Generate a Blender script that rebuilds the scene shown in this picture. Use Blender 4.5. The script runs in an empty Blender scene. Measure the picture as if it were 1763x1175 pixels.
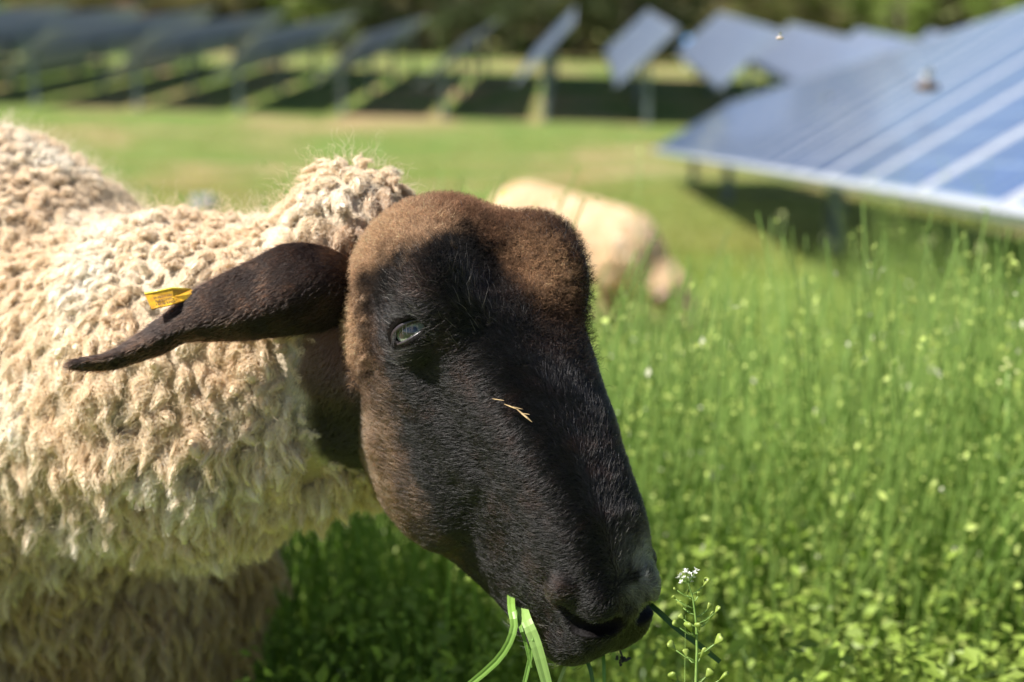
import bpy, math, random
import numpy as np
from mathutils import Vector, Matrix

# ------------------------------------------------------------------ camera, sky, sun
rng = np.random.default_rng(7)
random.seed(7)
scene = bpy.context.scene
COL = scene.collection
R = math.radians
CAM = np.array([0.0, 0.0, 0.90])
FPX = 1763 * 50.0 / 36.0            # focal length in photo pixels
PITCH = math.atan(527 / FPX)
RT = np.array([1.0, 0, 0])
FW = np.array([0, math.cos(PITCH), -math.sin(PITCH)])
UP = np.array([0, math.sin(PITCH), math.cos(PITCH)])
D0 = 0.84                            # distance of the near head
S = D0 / FPX                         # metres per photo pixel at that distance

cd = bpy.data.cameras.new('camera'); cam = bpy.data.objects.new('camera', cd); COL.objects.link(cam)
cam.location = CAM
cam.rotation_euler = (math.pi / 2 - PITCH, 0, 0)
cd.lens = 50; cd.sensor_width = 36; cd.clip_start = 0.05; cd.clip_end = 1000
cd.dof.use_dof = True; cd.dof.focus_distance = 0.79; cd.dof.aperture_fstop = 4.8
scene.camera = cam

SUN_EL, SUN_AZ = R(52), R(15)       # azimuth measured from -X (left) towards the camera side (-Y)
SUNV = np.array([-math.cos(SUN_EL) * math.cos(SUN_AZ), -math.cos(SUN_EL) * math.sin(SUN_AZ), math.sin(SUN_EL)])
world = bpy.data.worlds.new('World'); scene.world = world; world.use_nodes = True
nt = world.node_tree; nt.nodes.clear()
sky = nt.nodes.new('ShaderNodeTexSky'); sky.sky_type = 'NISHITA'; sky.sun_disc = False
sky.sun_elevation = SUN_EL; sky.sun_rotation = math.atan2(SUNV[0], SUNV[1])
bg = nt.nodes.new('ShaderNodeBackground'); bg.inputs[1].default_value = 0.050
wo = nt.nodes.new('ShaderNodeOutputWorld')
nt.links.new(sky.outputs[0], bg.inputs[0]); nt.links.new(bg.outputs[0], wo.inputs[0])
sl = bpy.data.lights.new('sun', 'SUN'); sl.energy = 5.0; sl.angle = R(0.5); sl.color = (1, 0.95, 0.88)
so = bpy.data.objects.new('sun', sl); COL.objects.link(so)
so.rotation_euler = Vector(SUNV).to_track_quat('Z', 'Y').to_euler()
scene.view_settings.view_transform = 'Standard'; scene.view_settings.look = 'None'
scene.view_settings.exposure = 1.15; scene.view_settings.gamma = 1
scene.render.engine = 'CYCLES'
scene.cycles.max_bounces = 6; scene.cycles.diffuse_bounces = 3; scene.cycles.glossy_bounces = 3
scene.cycles.transmission_bounces = 4; scene.cycles.transparent_max_bounces = 6
scene.cycles.caustics_reflective = False; scene.cycles.caustics_refractive = False
scene.cycles.use_denoising = True

# ------------------------------------------------------------------ helpers
def P(u, v, w=0.0):
    """photo direction (u, v) at depth D0 + w*S"""
    d = D0 + w * S
    return CAM + d * (FW + (u - 881.5) / FPX * RT - (v - 587.5) / FPX * UP)

def sstep(a, b, x):
    t = np.clip((x - a) / (b - a), 0, 1); return t * t * (3 - 2 * t)

def tag(o, label=None, cat=None, group=None, kind=None):
    if label: o['label'] = label
    if cat: o['category'] = cat
    if group: o['group'] = group
    if kind: o['kind'] = kind
    return o

def link(o, parent=None):
    COL.objects.link(o)
    if parent is not None: o.parent = parent
    return o

def empty(name, loc=(0, 0, 0), rotz=0.0):
    o = bpy.data.objects.new(name, None); o.empty_display_size = 0.05
    o.location = loc; o.rotation_euler = (0, 0, rotz); COL.objects.link(o); return o

def place(o, root):
    """parent o (built in world coordinates) to root, keeping it where it is"""
    o.parent = root
    o.matrix_parent_inverse = (Matrix.Translation(root.location) @ root.rotation_euler.to_matrix().to_4x4()).inverted()
    return o

def mesh_np(name, V, faces_list, mat=None, smooth=True, col=None, matidx=None):
    """faces_list: list of (n, k) int arrays"""
    me = bpy.data.meshes.new(name)
    V = np.asarray(V, np.float32)
    me.vertices.add(len(V)); me.vertices.foreach_set('co', V.ravel())
    loops = np.concatenate([f.ravel() for f in faces_list]).astype(np.int32)
    tot = np.concatenate([np.full(len(f), f.shape[1], np.int32) for f in faces_list])
    start = np.concatenate([[0], np.cumsum(tot)[:-1]]).astype(np.int32)
    me.loops.add(len(loops)); me.loops.foreach_set('vertex_index', loops)
    me.polygons.add(len(tot)); me.polygons.foreach_set('loop_start', start)
    if smooth: me.polygons.foreach_set('use_smooth', np.ones(len(tot), bool))
    else: me.polygons.foreach_set('use_smooth', np.zeros(len(tot), bool))
    if matidx is not None: me.polygons.foreach_set('material_index', np.asarray(matidx, np.int32))
    me.update(calc_edges=True)
    if col is not None:
        a = me.attributes.new('col', 'FLOAT_COLOR', 'POINT')
        c = np.ones((len(V), 4), np.float32); c[:, :3] = col
        a.data.foreach_set('color', c.ravel())
    if mat is not None:
        for m in (mat if isinstance(mat, (list, tuple)) else [mat]): me.materials.append(m)
    return me

def obj_np(name, V, F, mat, parent=None, **k):
    o = bpy.data.objects.new(name, mesh_np(name, V, F, mat, **k))
    return link(o, parent)

def hair(name, pts, rad, mat, col=None, parent=None):
    """pts (N, K, 3), rad (K,) or (N, K)"""
    N, K = pts.shape[:2]
    hc = bpy.data.hair_curves.new(name)
    hc.add_curves([K] * N)
    hc.points.foreach_set('position', np.ascontiguousarray(pts, np.float32).ravel())
    r = np.broadcast_to(np.asarray(rad, np.float32), (N, K))
    hc.points.foreach_set('radius', np.ascontiguousarray(r).ravel())
    if col is not None:
        a = hc.attributes.new('col', 'FLOAT_COLOR', 'CURVE')
        c = np.ones((N, 4), np.float32); c[:, :3] = col
        a.data.foreach_set('color', c.ravel())
    hc.materials.append(mat)
    o = bpy.data.objects.new(name, hc)
    return link(o, parent)

class MB:
    """collects boxes and tubes into ONE mesh"""
    def __init__(s): s.v = []; s.f4 = []; s.n = 0
    def add(s, V, F):
        V = np.asarray(V, float); s.v.append(V); s.f4.append(np.asarray(F, int) + s.n); s.n += len(V); return s
    def box(s, c, d, M=None):
        c = np.asarray(c, float); h = np.asarray(d, float) / 2
        V = np.array([[x, y, z] for x in (-1, 1) for y in (-1, 1) for z in (-1, 1)]) * h
        if M is not None: V = V @ np.asarray(M).T
        return s.add(V + c, [[0, 1, 3, 2], [4, 6, 7, 5], [0, 4, 5, 1], [2, 3, 7, 6], [0, 2, 6, 4], [1, 5, 7, 3]])
    def tube(s, pts, rad, n=8, flat=1.0):
        pts = np.asarray(pts, float); K = len(pts); rad = np.broadcast_to(rad, (K,))
        V = []
        for i in range(K):
            t = pts[min(i + 1, K - 1)] - pts[max(i - 1, 0)]; t /= np.linalg.norm(t) + 1e-12
            a = np.cross(t, [0, 0, 1.0]) if abs(t[2]) < .9 else np.cross(t, [1.0, 0, 0]); a /= np.linalg.norm(a)
            b = np.cross(t, a)
            for k in range(n):
                th = 2 * math.pi * k / n
                V.append(pts[i] + rad[i] * (math.cos(th) * a + math.sin(th) * b * flat))
        V += [pts[0], pts[-1]]
        F = [[i * n + k, i * n + (k + 1) % n, (i + 1) * n + (k + 1) % n, (i + 1) * n + k] for i in range(K - 1) for k in range(n)]
        for k in range(0, n, 2):
            F.append([K * n, (k + 2) % n, k + 1, k]); o = (K - 1) * n
            F.append([K * n + 1, o + k, o + k + 1, o + (k + 2) % n])
        return s.add(V, F)
    def build(s, name, mat, parent=None, smooth=False, col=None):
        return obj_np(name, np.concatenate(s.v), [np.concatenate(s.f4)], mat, parent, smooth=smooth, col=col)

# value noise on points (trilinear lattice), several octaves
_T = rng.random((64, 64, 64)).astype(np.float32)
def vnoise(p):
    p = np.asarray(p); i = np.floor(p).astype(int); f = p - i; f = f * f * (3 - 2 * f); i &= 63; j = (i + 1) & 63
    x0, y0, z0 = i[..., 0], i[..., 1], i[..., 2]; x1, y1, z1 = j[..., 0], j[..., 1], j[..., 2]
    fx, fy, fz = f[..., 0], f[..., 1], f[..., 2]
    a = _T[x0, y0, z0] * (1 - fx) + _T[x1, y0, z0] * fx; b = _T[x0, y1, z0] * (1 - fx) + _T[x1, y1, z0] * fx
    c = _T[x0, y0, z1] * (1 - fx) + _T[x1, y0, z1] * fx; d = _T[x0, y1, z1] * (1 - fx) + _T[x1, y1, z1] * fx
    return (a * (1 - fy) + b * fy) * (1 - fz) + (c * (1 - fy) + d * fy) * fz
def fbm(p, o=3):
    s = 0; a = .5
    for k in range(o): s = s + a * vnoise(np.asarray(p) * 2 ** k + 17.3 * k); a *= .5
    return s / (1 - .5 ** o)
def vn3(p): return np.stack([fbm(p, 2), fbm(p + 31.7, 2), fbm(p + 63.1, 2)], -1) - .5

def surfnets(F, org, h):
    """naive surface nets; F<0 inside"""
    nx, ny, nz = F.shape; ins = F < 0
    cx, cy, cz = nx - 1, ny - 1, nz - 1
    cnt = np.zeros((cx, cy, cz), np.int8)
    for a in (0, 1):
        for b in (0, 1):
            for c in (0, 1): cnt += ins[a:a + cx, b:b + cy, c:c + cz]
    act = (cnt > 0) & (cnt < 8)
    idx = -np.ones((cx, cy, cz), np.int64); ii = np.argwhere(act); idx[act] = np.arange(len(ii))
    pos = np.zeros((len(ii), 3)); n = np.zeros(len(ii))
    cor = [(a, b, c) for a in (0, 1) for b in (0, 1) for c in (0, 1)]
    val = {k: F[ii[:, 0] + k[0], ii[:, 1] + k[1], ii[:, 2] + k[2]] for k in cor}
    for k in cor:
        for ax in range(3):
            if k[ax] == 0:
                m = list(k); m[ax] = 1; m = tuple(m); f0, f1 = val[k], val[m]
                cr = (f0 < 0) != (f1 < 0); t = np.where(cr, f0 / np.where(cr, f0 - f1, 1), 0)
                pp = np.tile(np.array(k, float), (len(ii), 1)); pp[:, ax] += t
                pos[cr] += pp[cr]; n[cr] += 1
    V = (ii + pos / n[:, None]) * h + org
    Q = []
    for ax in range(3):
        o1, o2 = (ax + 1) % 3, (ax + 2) % 3
        sl0 = [slice(1, -1)] * 3; sl1 = [slice(1, -1)] * 3
        sl0[ax] = slice(0, -1); sl1[ax] = slice(1, None)
        A = ins[tuple(sl0)]; B = ins[tuple(sl1)]; e = np.argwhere(A != B)
        if not len(e): continue
        s = A[e[:, 0], e[:, 1], e[:, 2]]
        base = e.copy(); base[:, o1] += 1; base[:, o2] += 1
        def g(d1, d2):
            q = base.copy(); q[:, o1] += d1; q[:, o2] += d2; return idx[q[:, 0], q[:, 1], q[:, 2]]
        q = np.stack([g(-1, -1), g(0, -1), g(0, 0), g(-1, 0)], 1)
        q[~s] = q[~s][:, ::-1]; Q.append(q)
    return V, np.concatenate(Q)

def smin(a, b, k):
    h = np.clip(.5 + .5 * (b - a) / k, 0, 1); return b + (a - b) * h - k * h * (1 - h)
def smax(a, b, k): return -smin(-a, -b, k)
def ell(X, c, r):
    q = [(X[i] - c[i]) / r[i] for i in range(3)]
    k0 = np.sqrt(q[0] ** 2 + q[1] ** 2 + q[2] ** 2)
    k1 = np.sqrt((q[0] / r[0]) ** 2 + (q[1] / r[1]) ** 2 + (q[2] / r[2]) ** 2) + 1e-9
    return k0 * (k0 - 1) / k1
def cone(X, a, b, ra, rb):
    a = np.asarray(a, float); b = np.asarray(b, float); ba = b - a
    t = sum((X[i] - a[i]) * ba[i] for i in range(3)) / (ba @ ba); t = np.clip(t, 0, 1)
    return np.sqrt(sum((X[i] - a[i] - t * ba[i]) ** 2 for i in range(3))) - (ra + (rb - ra) * t)
def grid(lo, hi, h):
    ax = [np.arange(lo[i], hi[i] + h, h, dtype=np.float32) for i in range(3)]
    return np.meshgrid(*ax, indexing='ij')

def sample(V, Q, n, wfun=None):
    """n random points on the quads, area weighted"""
    T = np.concatenate([Q[:, [0, 1, 2]], Q[:, [0, 2, 3]]])
    a, b, c = V[T[:, 0]], V[T[:, 1]], V[T[:, 2]]
    nr = np.cross(b - a, c - a); ar = np.linalg.norm(nr, axis=1); nn = nr / (ar[:, None] + 1e-20)
    vn = np.zeros_like(V)
    for k in range(3): np.add.at(vn, T[:, k], nr)
    vn /= np.linalg.norm(vn, axis=1)[:, None] + 1e-20
    w = ar.copy()
    if wfun is not None: w = w * wfun((a + b + c) / 3, nn)
    k = rng.choice(len(T), n, p=w / w.sum())
    r1 = np.sqrt(rng.random(n))[:, None]; r2 = rng.random(n)[:, None]
    W = [1 - r1, r1 * (1 - r2), r1 * r2]
    p = W[0] * a[k] + W[1] * b[k] + W[2] * c[k]
    N = W[0] * vn[T[k, 0]] + W[1] * vn[T[k, 1]] + W[2] * vn[T[k, 2]]
    return p, N / (np.linalg.norm(N, axis=1)[:, None] + 1e-20)
def unit(v): return v / (np.linalg.norm(v, axis=-1, keepdims=True) + 1e-20)

# ------------------------------------------------------------------ materials
def mat(name): 
    m = bpy.data.materials.new(name); m.use_nodes = True; n = m.node_tree; n.nodes.clear()
    out = n.nodes.new('ShaderNodeOutputMaterial'); return m, n, out
def pmat(name, col, rough=.6, metal=0, noise=None, bump=0, bscale=50, spec=.5, attr=False, trans=0.0, sheen=0, coat=0):
    m, n, out = mat(name); b = n.nodes.new('ShaderNodeBsdfPrincipled')
    b.inputs['Base Color'].default_value = (*col, 1); b.inputs['Roughness'].default_value = rough
    b.inputs['Metallic'].default_value = metal; b.inputs['Specular IOR Level'].default_value = spec
    if sheen: b.inputs['Sheen Weight'].default_value = sheen
    if coat: b.inputs['Coat Weight'].default_value = coat
    src = None
    if attr:
        a = n.nodes.new('ShaderNodeAttribute'); a.attribute_name = 'col'; src = a.outputs['Color']
    tc = n.nodes.new('ShaderNodeTexCoord')
    if noise:
        sc, c2 = noise
        t = n.nodes.new('ShaderNodeTexNoise'); t.inputs['Scale'].default_value = sc; t.inputs['Detail'].default_value = 6
        n.links.new(tc.outputs['Object'], t.inputs['Vector'])
        r = n.nodes.new('ShaderNodeMapRange'); r.inputs[1].default_value = .35; r.inputs[2].default_value = .65
        n.links.new(t.outputs[0], r.inputs[0])
        x = n.nodes.new('ShaderNodeMix'); x.data_type = 'RGBA'; n.links.new(r.outputs[0], x.inputs[0])
        x.inputs[6].default_value = (*col, 1); x.inputs[7].default_value = (*c2, 1)
        if src is not None: n.links.new(src, x.inputs[6])
        src = x.outputs[2]
    if src is not None: n.links.new(src, b.inputs['Base Color'])
    if bump:
        t = n.nodes.new('ShaderNodeTexNoise'); t.inputs['Scale'].default_value = bscale; t.inputs['Detail'].default_value = 8
        n.links.new(tc.outputs['Object'], t.inputs['Vector'])
        u = n.nodes.new('ShaderNodeBump'); u.inputs['Strength'].default_value = 1; u.inputs['Distance'].default_value = bump
        n.links.new(t.outputs[0], u.inputs['Height']); n.links.new(u.outputs[0], b.inputs['Normal'])
    sh = b.outputs[0]
    if trans:
        tr = n.nodes.new('ShaderNodeBsdfTranslucent'); mx = n.nodes.new('ShaderNodeMixShader'); mx.inputs[0].default_value = trans
        if src is not None: n.links.new(src, tr.inputs[0])
        else: tr.inputs[0].default_value = (*col, 1)
        n.links.new(sh, mx.inputs[1]); n.links.new(tr.outputs[0], mx.inputs[2]); sh = mx.outputs[0]
    n.links.new(sh, out.inputs[0]); return m
def hairmat(name, rough=.35, rr=.4):
    m, n, out = mat(name); b = n.nodes.new('ShaderNodeBsdfHairPrincipled')
    a = n.nodes.new('ShaderNodeAttribute'); a.attribute_name = 'col'
    n.links.new(a.outputs['Color'], b.inputs['Color'])
    b.inputs['Roughness'].default_value = rough; b.inputs['Radial Roughness'].default_value = rr; b.inputs['IOR'].default_value = 1.36
    n.links.new(b.outputs[0], out.inputs[0]); return m

M_FUR = hairmat('face_fur', .28, .5)
M_WOOLFIB = pmat('wool_fibre', (.8, .7, .55), rough=.75, attr=True, trans=.35, spec=.15)
M_WOOL = pmat('wool_lock', (.7, .56, .4), rough=.95, attr=True, bump=.003, bscale=330, spec=.05, trans=.12)
M_SKIN = pmat('dark_skin', (.02, .016, .015), rough=.6, attr=True, bump=.0006, bscale=600, spec=.08)

def outward(V, Q):
    T = np.concatenate([Q[:, [0, 1, 2]], Q[:, [0, 2, 3]]])
    vol = np.einsum('ij,ij->i', V[T[:, 0]], np.cross(V[T[:, 1]], V[T[:, 2]])).sum()
    return Q if vol > 0 else Q[:, ::-1]

# ------------------------------------------------------------------ SHEEP: head frame
# l: from the near eye to the far eye, a: down the face, f: out of the forehead (units: photo pixels at the head)
def orth(a, b):
    a = a / np.linalg.norm(a); b = b - a * (a @ b); return a, b / np.linalg.norm(b)
AL, AA = orth(np.array([.80, -.18, .57]), np.array([.33, .93, -.17]))
AF = -np.cross(AL, AA)
OH = P(849, 536, 0)
UVW = np.stack([RT, -UP, FW])                       # rows: world vectors of u, v, w
HM = S * np.stack([AL, AA, AF]) @ UVW               # rows: world vectors of l, a, f
def h2w(q): return OH + np.asarray(q, float) @ HM
def w2h(p): return (np.asarray(p) - OH) @ np.linalg.inv(HM)

TA = np.array([-240, -200, -150, -100, -40, 0, 60, 114, 200, 277, 340, 405, 470, 520, 560, 600, 630, 650])
TFP = np.array([-80, -20, 4, 24, 62, 92, 100, 108, 118, 125, 128, 129, 118, 105, 88, 54, 16, -2])
TFM = np.array([-372, -372, -372, -372, -368, -368, -380, -396, -408, -392, -358, -300, -240, -205, -178, -140, -95, -50])
TFC = np.array([-150, -140, -120, -90, -60, -50, -50, -50, -40, -25, -10, 5, 15, 10, 0, -15, -20, -20])
TW = np.array([90, 105, 116, 126, 154, 160, 152, 144, 130, 118, 108, 101, 92, 86, 81, 72, 54, 34])
def head_sdf(X):
    l, a, f = X; al = np.abs(l)
    I = lambda T: np.interp(a, TA, T)
    fp, fm, fc, w = I(TFP), I(TFM), I(TFC), I(TW)
    front = f > fc
    hd = np.where(front, fp - fc, fc - fm)
    # narrower jaw towards the back below the eyes
    n = np.where(front, 2.9, 2.1)
    d = ((al / w) ** n + (np.abs(f - fc) / np.maximum(hd, 20)) ** n) ** (1 / n)
    d = (d - 1) * np.minimum(w, np.maximum(hd, 40)) * .85
    d = smax(d, a - 594, 50); d = smax(d, -200 - a, 60)
    # brow domes over the eyes
    XX = (al, a, f)
    d = smin(d, ell(XX, (112, -48, 14), (76, 100, 84)), 44)
    # poll
    d = smin(d, ell(X, (-32, -128, -80), (122, 100, 130)), 36)
    d = smin(d, ell(X, (40, -100, -10), (60, 55, 62)), 40)
    # eye socket, eyeball swelling and lids
    d = smax(d, -ell(XX, (196, 52, 70), (20, 34, 28)), 30)
    d = smin(d, ell(XX, (150, 2, -10), (46, 52, 50)), 16)
    # lid opening
    p_, q_ = (al - 150) * .86 + (f + 10) * .5, -(al - 150) * .5 + (f + 10) * .86
    d = smax(d, -ell((p_, a, q_), (48, 7, 2), (30, 16, 38)), 4)
    # tear groove below inner corner, facial crest
    d = smax(d, -cone(XX, (166, 50, 52), (140, 140, 64), 7, 6), 16)
    d = smin(d, cone(XX, (122, 110, -70), (100, 260, -50), 28, 22), 40)
    d = smin(d, ell(XX, (106, 125, -215), (68, 215, 148)), 60)
    d = smin(d, ell(XX, (112, 0, -130), (66, 150, 110)), 50)
    # muzzle: nostril wings, nostrils, lip line
    d = smin(d, ell(XX, (41, 512, 74), (32, 38, 33)), 12)
    d = smin(d, ell(XX, (72, 482, 44), (34, 30, 36)), 12)
    d = smax(d, -cone(XX, (34, 562, 72), (78, 548, 44), 21, 15), 7)
    d = smax(d, -cone(XX, (78, 548, 44), (94, 505, 26), 14, 8), 8)
    d = smax(d, -cone(XX, (98, 520, 52), (84, 552, 58), 12, 12), 7)
    d = smax(d, -cone(X, (0, 602, 36), (0, 562, 96), 6, 4), 8)          # philtrum
    d = smin(d, ell(XX, (36, 572, -30), (50, 36, 66)), 24)               # upper lip
    d = smin(d, ell(X, (0, 520, -165), (48, 40, 42)), 20)                # lower lip / chin
    d = smax(d, -(ell(X, (0, 570, -128), (120, 20, 34))), 8)             # open gap
    d = smax(d, -cone(XX, (110, 475, -150), (88, 560, -120), 7, 10), 10) # mouth corner
    return d
hx = 3.6
G = grid((-230, -300, -450), (230, 680, 240), hx)
HF = head_sdf(G)
fur_n = (fbm(np.stack(G, -1) / 60.0, 2) - .5) * 5
HF = HF + fur_n
hV, hQ = surfnets(HF, np.array([-230, -300, -450.0]), hx)
hVW = h2w(hV); hQ = outward(hVW - OH, hQ)

def seg(x, a, b): return sstep(a, b, x)
def head_col(q):
    """pigment of the face by place on the head (l, a, f)"""
    l, a, f = q[:, 0], q[:, 1], q[:, 2]
    n = fbm(q / 55.0, 3) - .5; n2 = fbm(q / 14.0 + 9, 2) - .5
    black = np.array([.0045, .0036, .0036]); dbr = np.array([.020, .010, .007]); br = np.array([.15, .068, .033]); tan = np.array([.30, .18, .10])
    c = np.tile(black, (len(q), 1))
    def mixc(c, col, t): t = np.clip(t, 0, 1)[:, None]; return c * (1 - t) + col * t
    c = mixc(c, dbr, seg(n + n2 * .6, -.05, .35) * .5)
    ft = np.interp(a, [-100, 0, 100, 250, 400], [-30, -48, -80, -135, -215])
    cheek = seg(ft - f + n * 130 + n2 * 80, -25, 150) * seg(-a + n * 80, -420, -300)
    c = mixc(c, np.array([.125, .072, .044]), cheek * .8); c = mixc(c, tan, seg(ft - f + n * 150 + n2 * 110, 70, 230) * seg(-a, -430, -250) * .6)
    poll = np.maximum(seg(-a + n * 90 + n2 * 50, 105, 185), seg(-f + n * 60 + n2 * 50, 90, 150) * seg(-a + n * 60, -30, 50))
    c = mixc(c, np.array([.20, .105, .058]), poll); c = mixc(c, np.array([.46, .31, .19]), np.maximum(seg(-a + n * 120 + n2 * 120, 165, 270) * .6, poll * seg(-l + n2 * 90, 10, 120) * .85))
    al = np.abs(l - 10)
    mid = np.exp(-((l - 62) / 62) ** 2 - ((a + 40) / 88) ** 2) * (f > 0)
    c = mixc(c, br * .8, (mid * 1.1 + n2 * .8 * mid) * np.where(l > 0, 1, .3)); c = mixc(c, tan, (mid - .3) * 1.5 + n2 * 2.2 * mid)
    nose = np.exp(-((l - 25) / 32) ** 2 - ((a - 510) / 55) ** 2 - ((f - 120) / 50) ** 2)
    c = mixc(c, np.array([.30, .30, .28]), nose * .35 + n2 * 1.6 * nose)
    lip = np.exp(-((a - 625) / 14) ** 2) * (f < 0)
    c = mixc(c, np.array([.16, .16, .16]), lip * .5)
    return c

sheep = empty('sheep', (float(P(-300, 700, 900)[0]), float(P(-300, 700, 900)[1]), -.09))
tag(sheep, 'large cream woolled sheep with a black face and yellow ear tag, chewing grass in front', 'sheep')
ho = obj_np('head', hVW, [hQ], M_SKIN, smooth=True, col=np.clip(head_col(hV) * .8, 0, 1)); place(ho, sheep)

# ------------------------------------------------------------------ SHEEP: body
def pr(u, v, w, r):       # photo-sized ball -> centre and real radius
    return P(u, v, w), r * S
BODY = [((600, 605, 340), 236, (330, 655, 450), 282), ((330, 655, 450), 282, (-40, 700, 850), 430),
        ((-90, 625, 930), 560, (-1300, 800, 1600), 640), ((-40, 700, 850), 440, (-1100, 790, 1050), 500)]
def leg_pts(u, v, w, dz, dx=0):
    p = P(u, v, w); return p, p + np.array([dx, 0, dz])
legs = []
for (u, v, w) in ((235, 960, 960), (60, 1040, 1350), (-1000, 1050, 1000), (-1050, 1000, 1900)):
    p = P(u, v, w); g = -.076 * p[1]
    legs.append((p, np.array([p[0] - .075, p[1] + .03, g + .24]), np.array([p[0] - .08, p[1] + .03, g + .03])))
def body_sdf(X):
    d = None
    for a, ra, b, rb in BODY:
        c = cone(X, P(*a), P(*b), ra * S, rb * S)
        d = c if d is None else smin(d, c, .05)
    for p, k, g in legs:
        d = smin(d, cone(X, p, k, .105, .045), .05); d = smin(d, cone(X, k, g, .034, .028), .02)
    d = smin(d, ell(X, P(600, 430, 260), (.045, .050, .055)), .03)       # wool behind the poll
    # skull-to-neck throat
    d = smin(d, cone(X, h2w((0, 60, -200)), P(600, 605, 340), .050, .080), .03)
    return d
bh = .0075
lo = np.array([-1.0, .62, -.2]); hi = np.array([.12, 2.05, 1.05])
GB = grid(lo, hi, bh)
BF = body_sdf(GB)
BF = BF + (fbm(np.stack(GB, -1) / .05, 2) - .5) * .018
bV, bQ = surfnets(BF, lo, bh); bQ = outward(bV - bV.mean(0), bQ)
ZC = P(800, 640, 110); ZR = 288 * S       # around the head the fleece gives way to short dark hair
def shortzone(p): return np.linalg.norm(p - ZC, axis=1) / ZR     # <1 short hair
def wool_col(p, s=1.0):
    n = fbm(p / .035, 3) - .5; n2 = fbm(p / .006, 2) - .5
    c0 = np.array([.88, .75, .57]); c1 = np.array([.78, .59, .39]); c2 = np.array([.93, .86, .77])
    t = np.clip(.45 + n * 1.3 + n2 * .7, 0, 1)[:, None]; c = c0 * (1 - t) + c1 * t
    t = np.clip(n * -2.2 + n2 * .5, 0, 1)[:, None]; c = c * (1 - t) + c2 * t
    return c
def dirt_shade(p, c):  # brownish dirt, with the shade under chest and belly painted into the low wool
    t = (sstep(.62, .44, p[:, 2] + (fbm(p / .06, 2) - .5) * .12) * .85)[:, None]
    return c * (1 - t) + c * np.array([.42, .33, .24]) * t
def body_col(p):
    z = shortzone(p); c = dirt_shade(p, wool_col(p)) * .62
    up = sstep(-.03, .05, (p - ZC) @ UP + .0)
    dk = np.array([.016, .013, .011]) * (1 - up[:, None]) + np.array([.16, .085, .05]) * up[:, None]
    t = sstep(1.06, .97, z + (fbm(p / .02, 2) - .5) * .2)[:, None]
    c = c * (1 - t) + dk * t
    g = np.zeros(len(p), bool)
    for (pp, k, gg) in legs: g |= (np.linalg.norm((p - gg)[:, :2], axis=1) < .06) & (p[:, 2] < gg[2] + .24)
    c[g] = (.02, .017, .015)
    return c
bo = obj_np('body', bV, [bQ], M_WOOL, smooth=True, col=np.clip(body_col(bV), 0, 1)); place(bo, sheep)

# ------------------------------------------------------------------ SHEEP: ears, tag, eyes
def leaf(stn, thick=5.0, K=12):
    """closed leaf shape through stations (upper edge, ridge, lower edge) -> verts (world), quads"""
    V = []; n = len(stn)
    for i, (U, Rg, L) in enumerate(stn):
        U, Rg, L = (np.array(q, float) for q in (U, Rg, L))
        t = np.linspace(0, 1, K)[:, None]
        C = 2 * Rg - .5 * (U + L)
        front = (1 - t) ** 2 * U + 2 * t * (1 - t) * C + t ** 2 * L
        lin = np.where(t < .5, U + (Rg - U) * 2 * t, Rg + (L - Rg) * (2 * t - 1)); kk = min(1, max(0, (i - 2) / 3)) * .6; front = front * (1 - kk) + lin * kk
        th = thick * np.sin(np.pi * np.linspace(0, 1, K)) ** .5 * (1 if i < n - 1 else .5)
        back = front.copy(); back[:, 2] += th * 1.6 + 1
        V.append(np.concatenate([front, back[::-1]]))
    V = np.array(V); m = V.shape[1]
    # resample stations smoothly (Catmull-Rom)
    W = []
    for i in range(n - 1):
        p0, p1, p2, p3 = V[max(i - 1, 0)], V[i], V[i + 1], V[min(i + 2, n - 1)]
        for t in (0, .25, .5, .75):
            W.append(.5 * (2 * p1 + (p2 - p0) * t + (2 * p0 - 5 * p1 + 4 * p2 - p3) * t * t + (3 * p1 - p0 - 3 * p2 + p3) * t ** 3))
    W.append(V[-1]); W = np.array(W); N = len(W)
    Q = [[i * m + k, i * m + (k + 1) % m, (i + 1) * m + (k + 1) % m, (i + 1) * m + k] for i in range(N - 1) for k in range(m)]
    for e in (0, N - 1):
        for k in range(K - 1): Q.append([e * m + k, e * m + k + 1, e * m + m - 2 - k, e * m + m - 1 - k])
    w = W.reshape(-1, 3)
    return np.array([P(*q) for q in w]), np.array(Q)
EAR = [((690, 492, 150), (690, 508, 140), (690, 535, 150)), ((630, 466, 112), (632, 504, 78), (630, 555, 110)), ((592, 440, 84), (600, 494, 34), (600, 566, 86)),
       ((548, 422, 62), (556, 490, 12), (565, 570, 72)), ((490, 420, 50), (492, 520, -4), (505, 577, 52)),
       ((430, 449, 42), (425, 545, -8), (432, 586, 40)), ((370, 478, 36), (365, 553, -8), (372, 588, 32)),
       ((318, 510, 30), (318, 565, -8), (322, 590, 26)), ((278, 544, 24), (276, 582, -8), (286, 608, 22)),
       ((236, 576, 18), (235, 600, -8), (240, 624, 16)), ((190, 604, 14), (190, 614, -8), (195, 637, 12)),
       ((150, 615, 12), (150, 622, -6), (150, 639, 8)), ((128, 619, 9), (128, 626, -3), (128, 637, 8)), ((119, 624, 8), (119, 629, 2), (119, 634, 8))]
eV, eQ = leaf(EAR)
EC = np.array([.011, .0065, .005])
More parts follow.
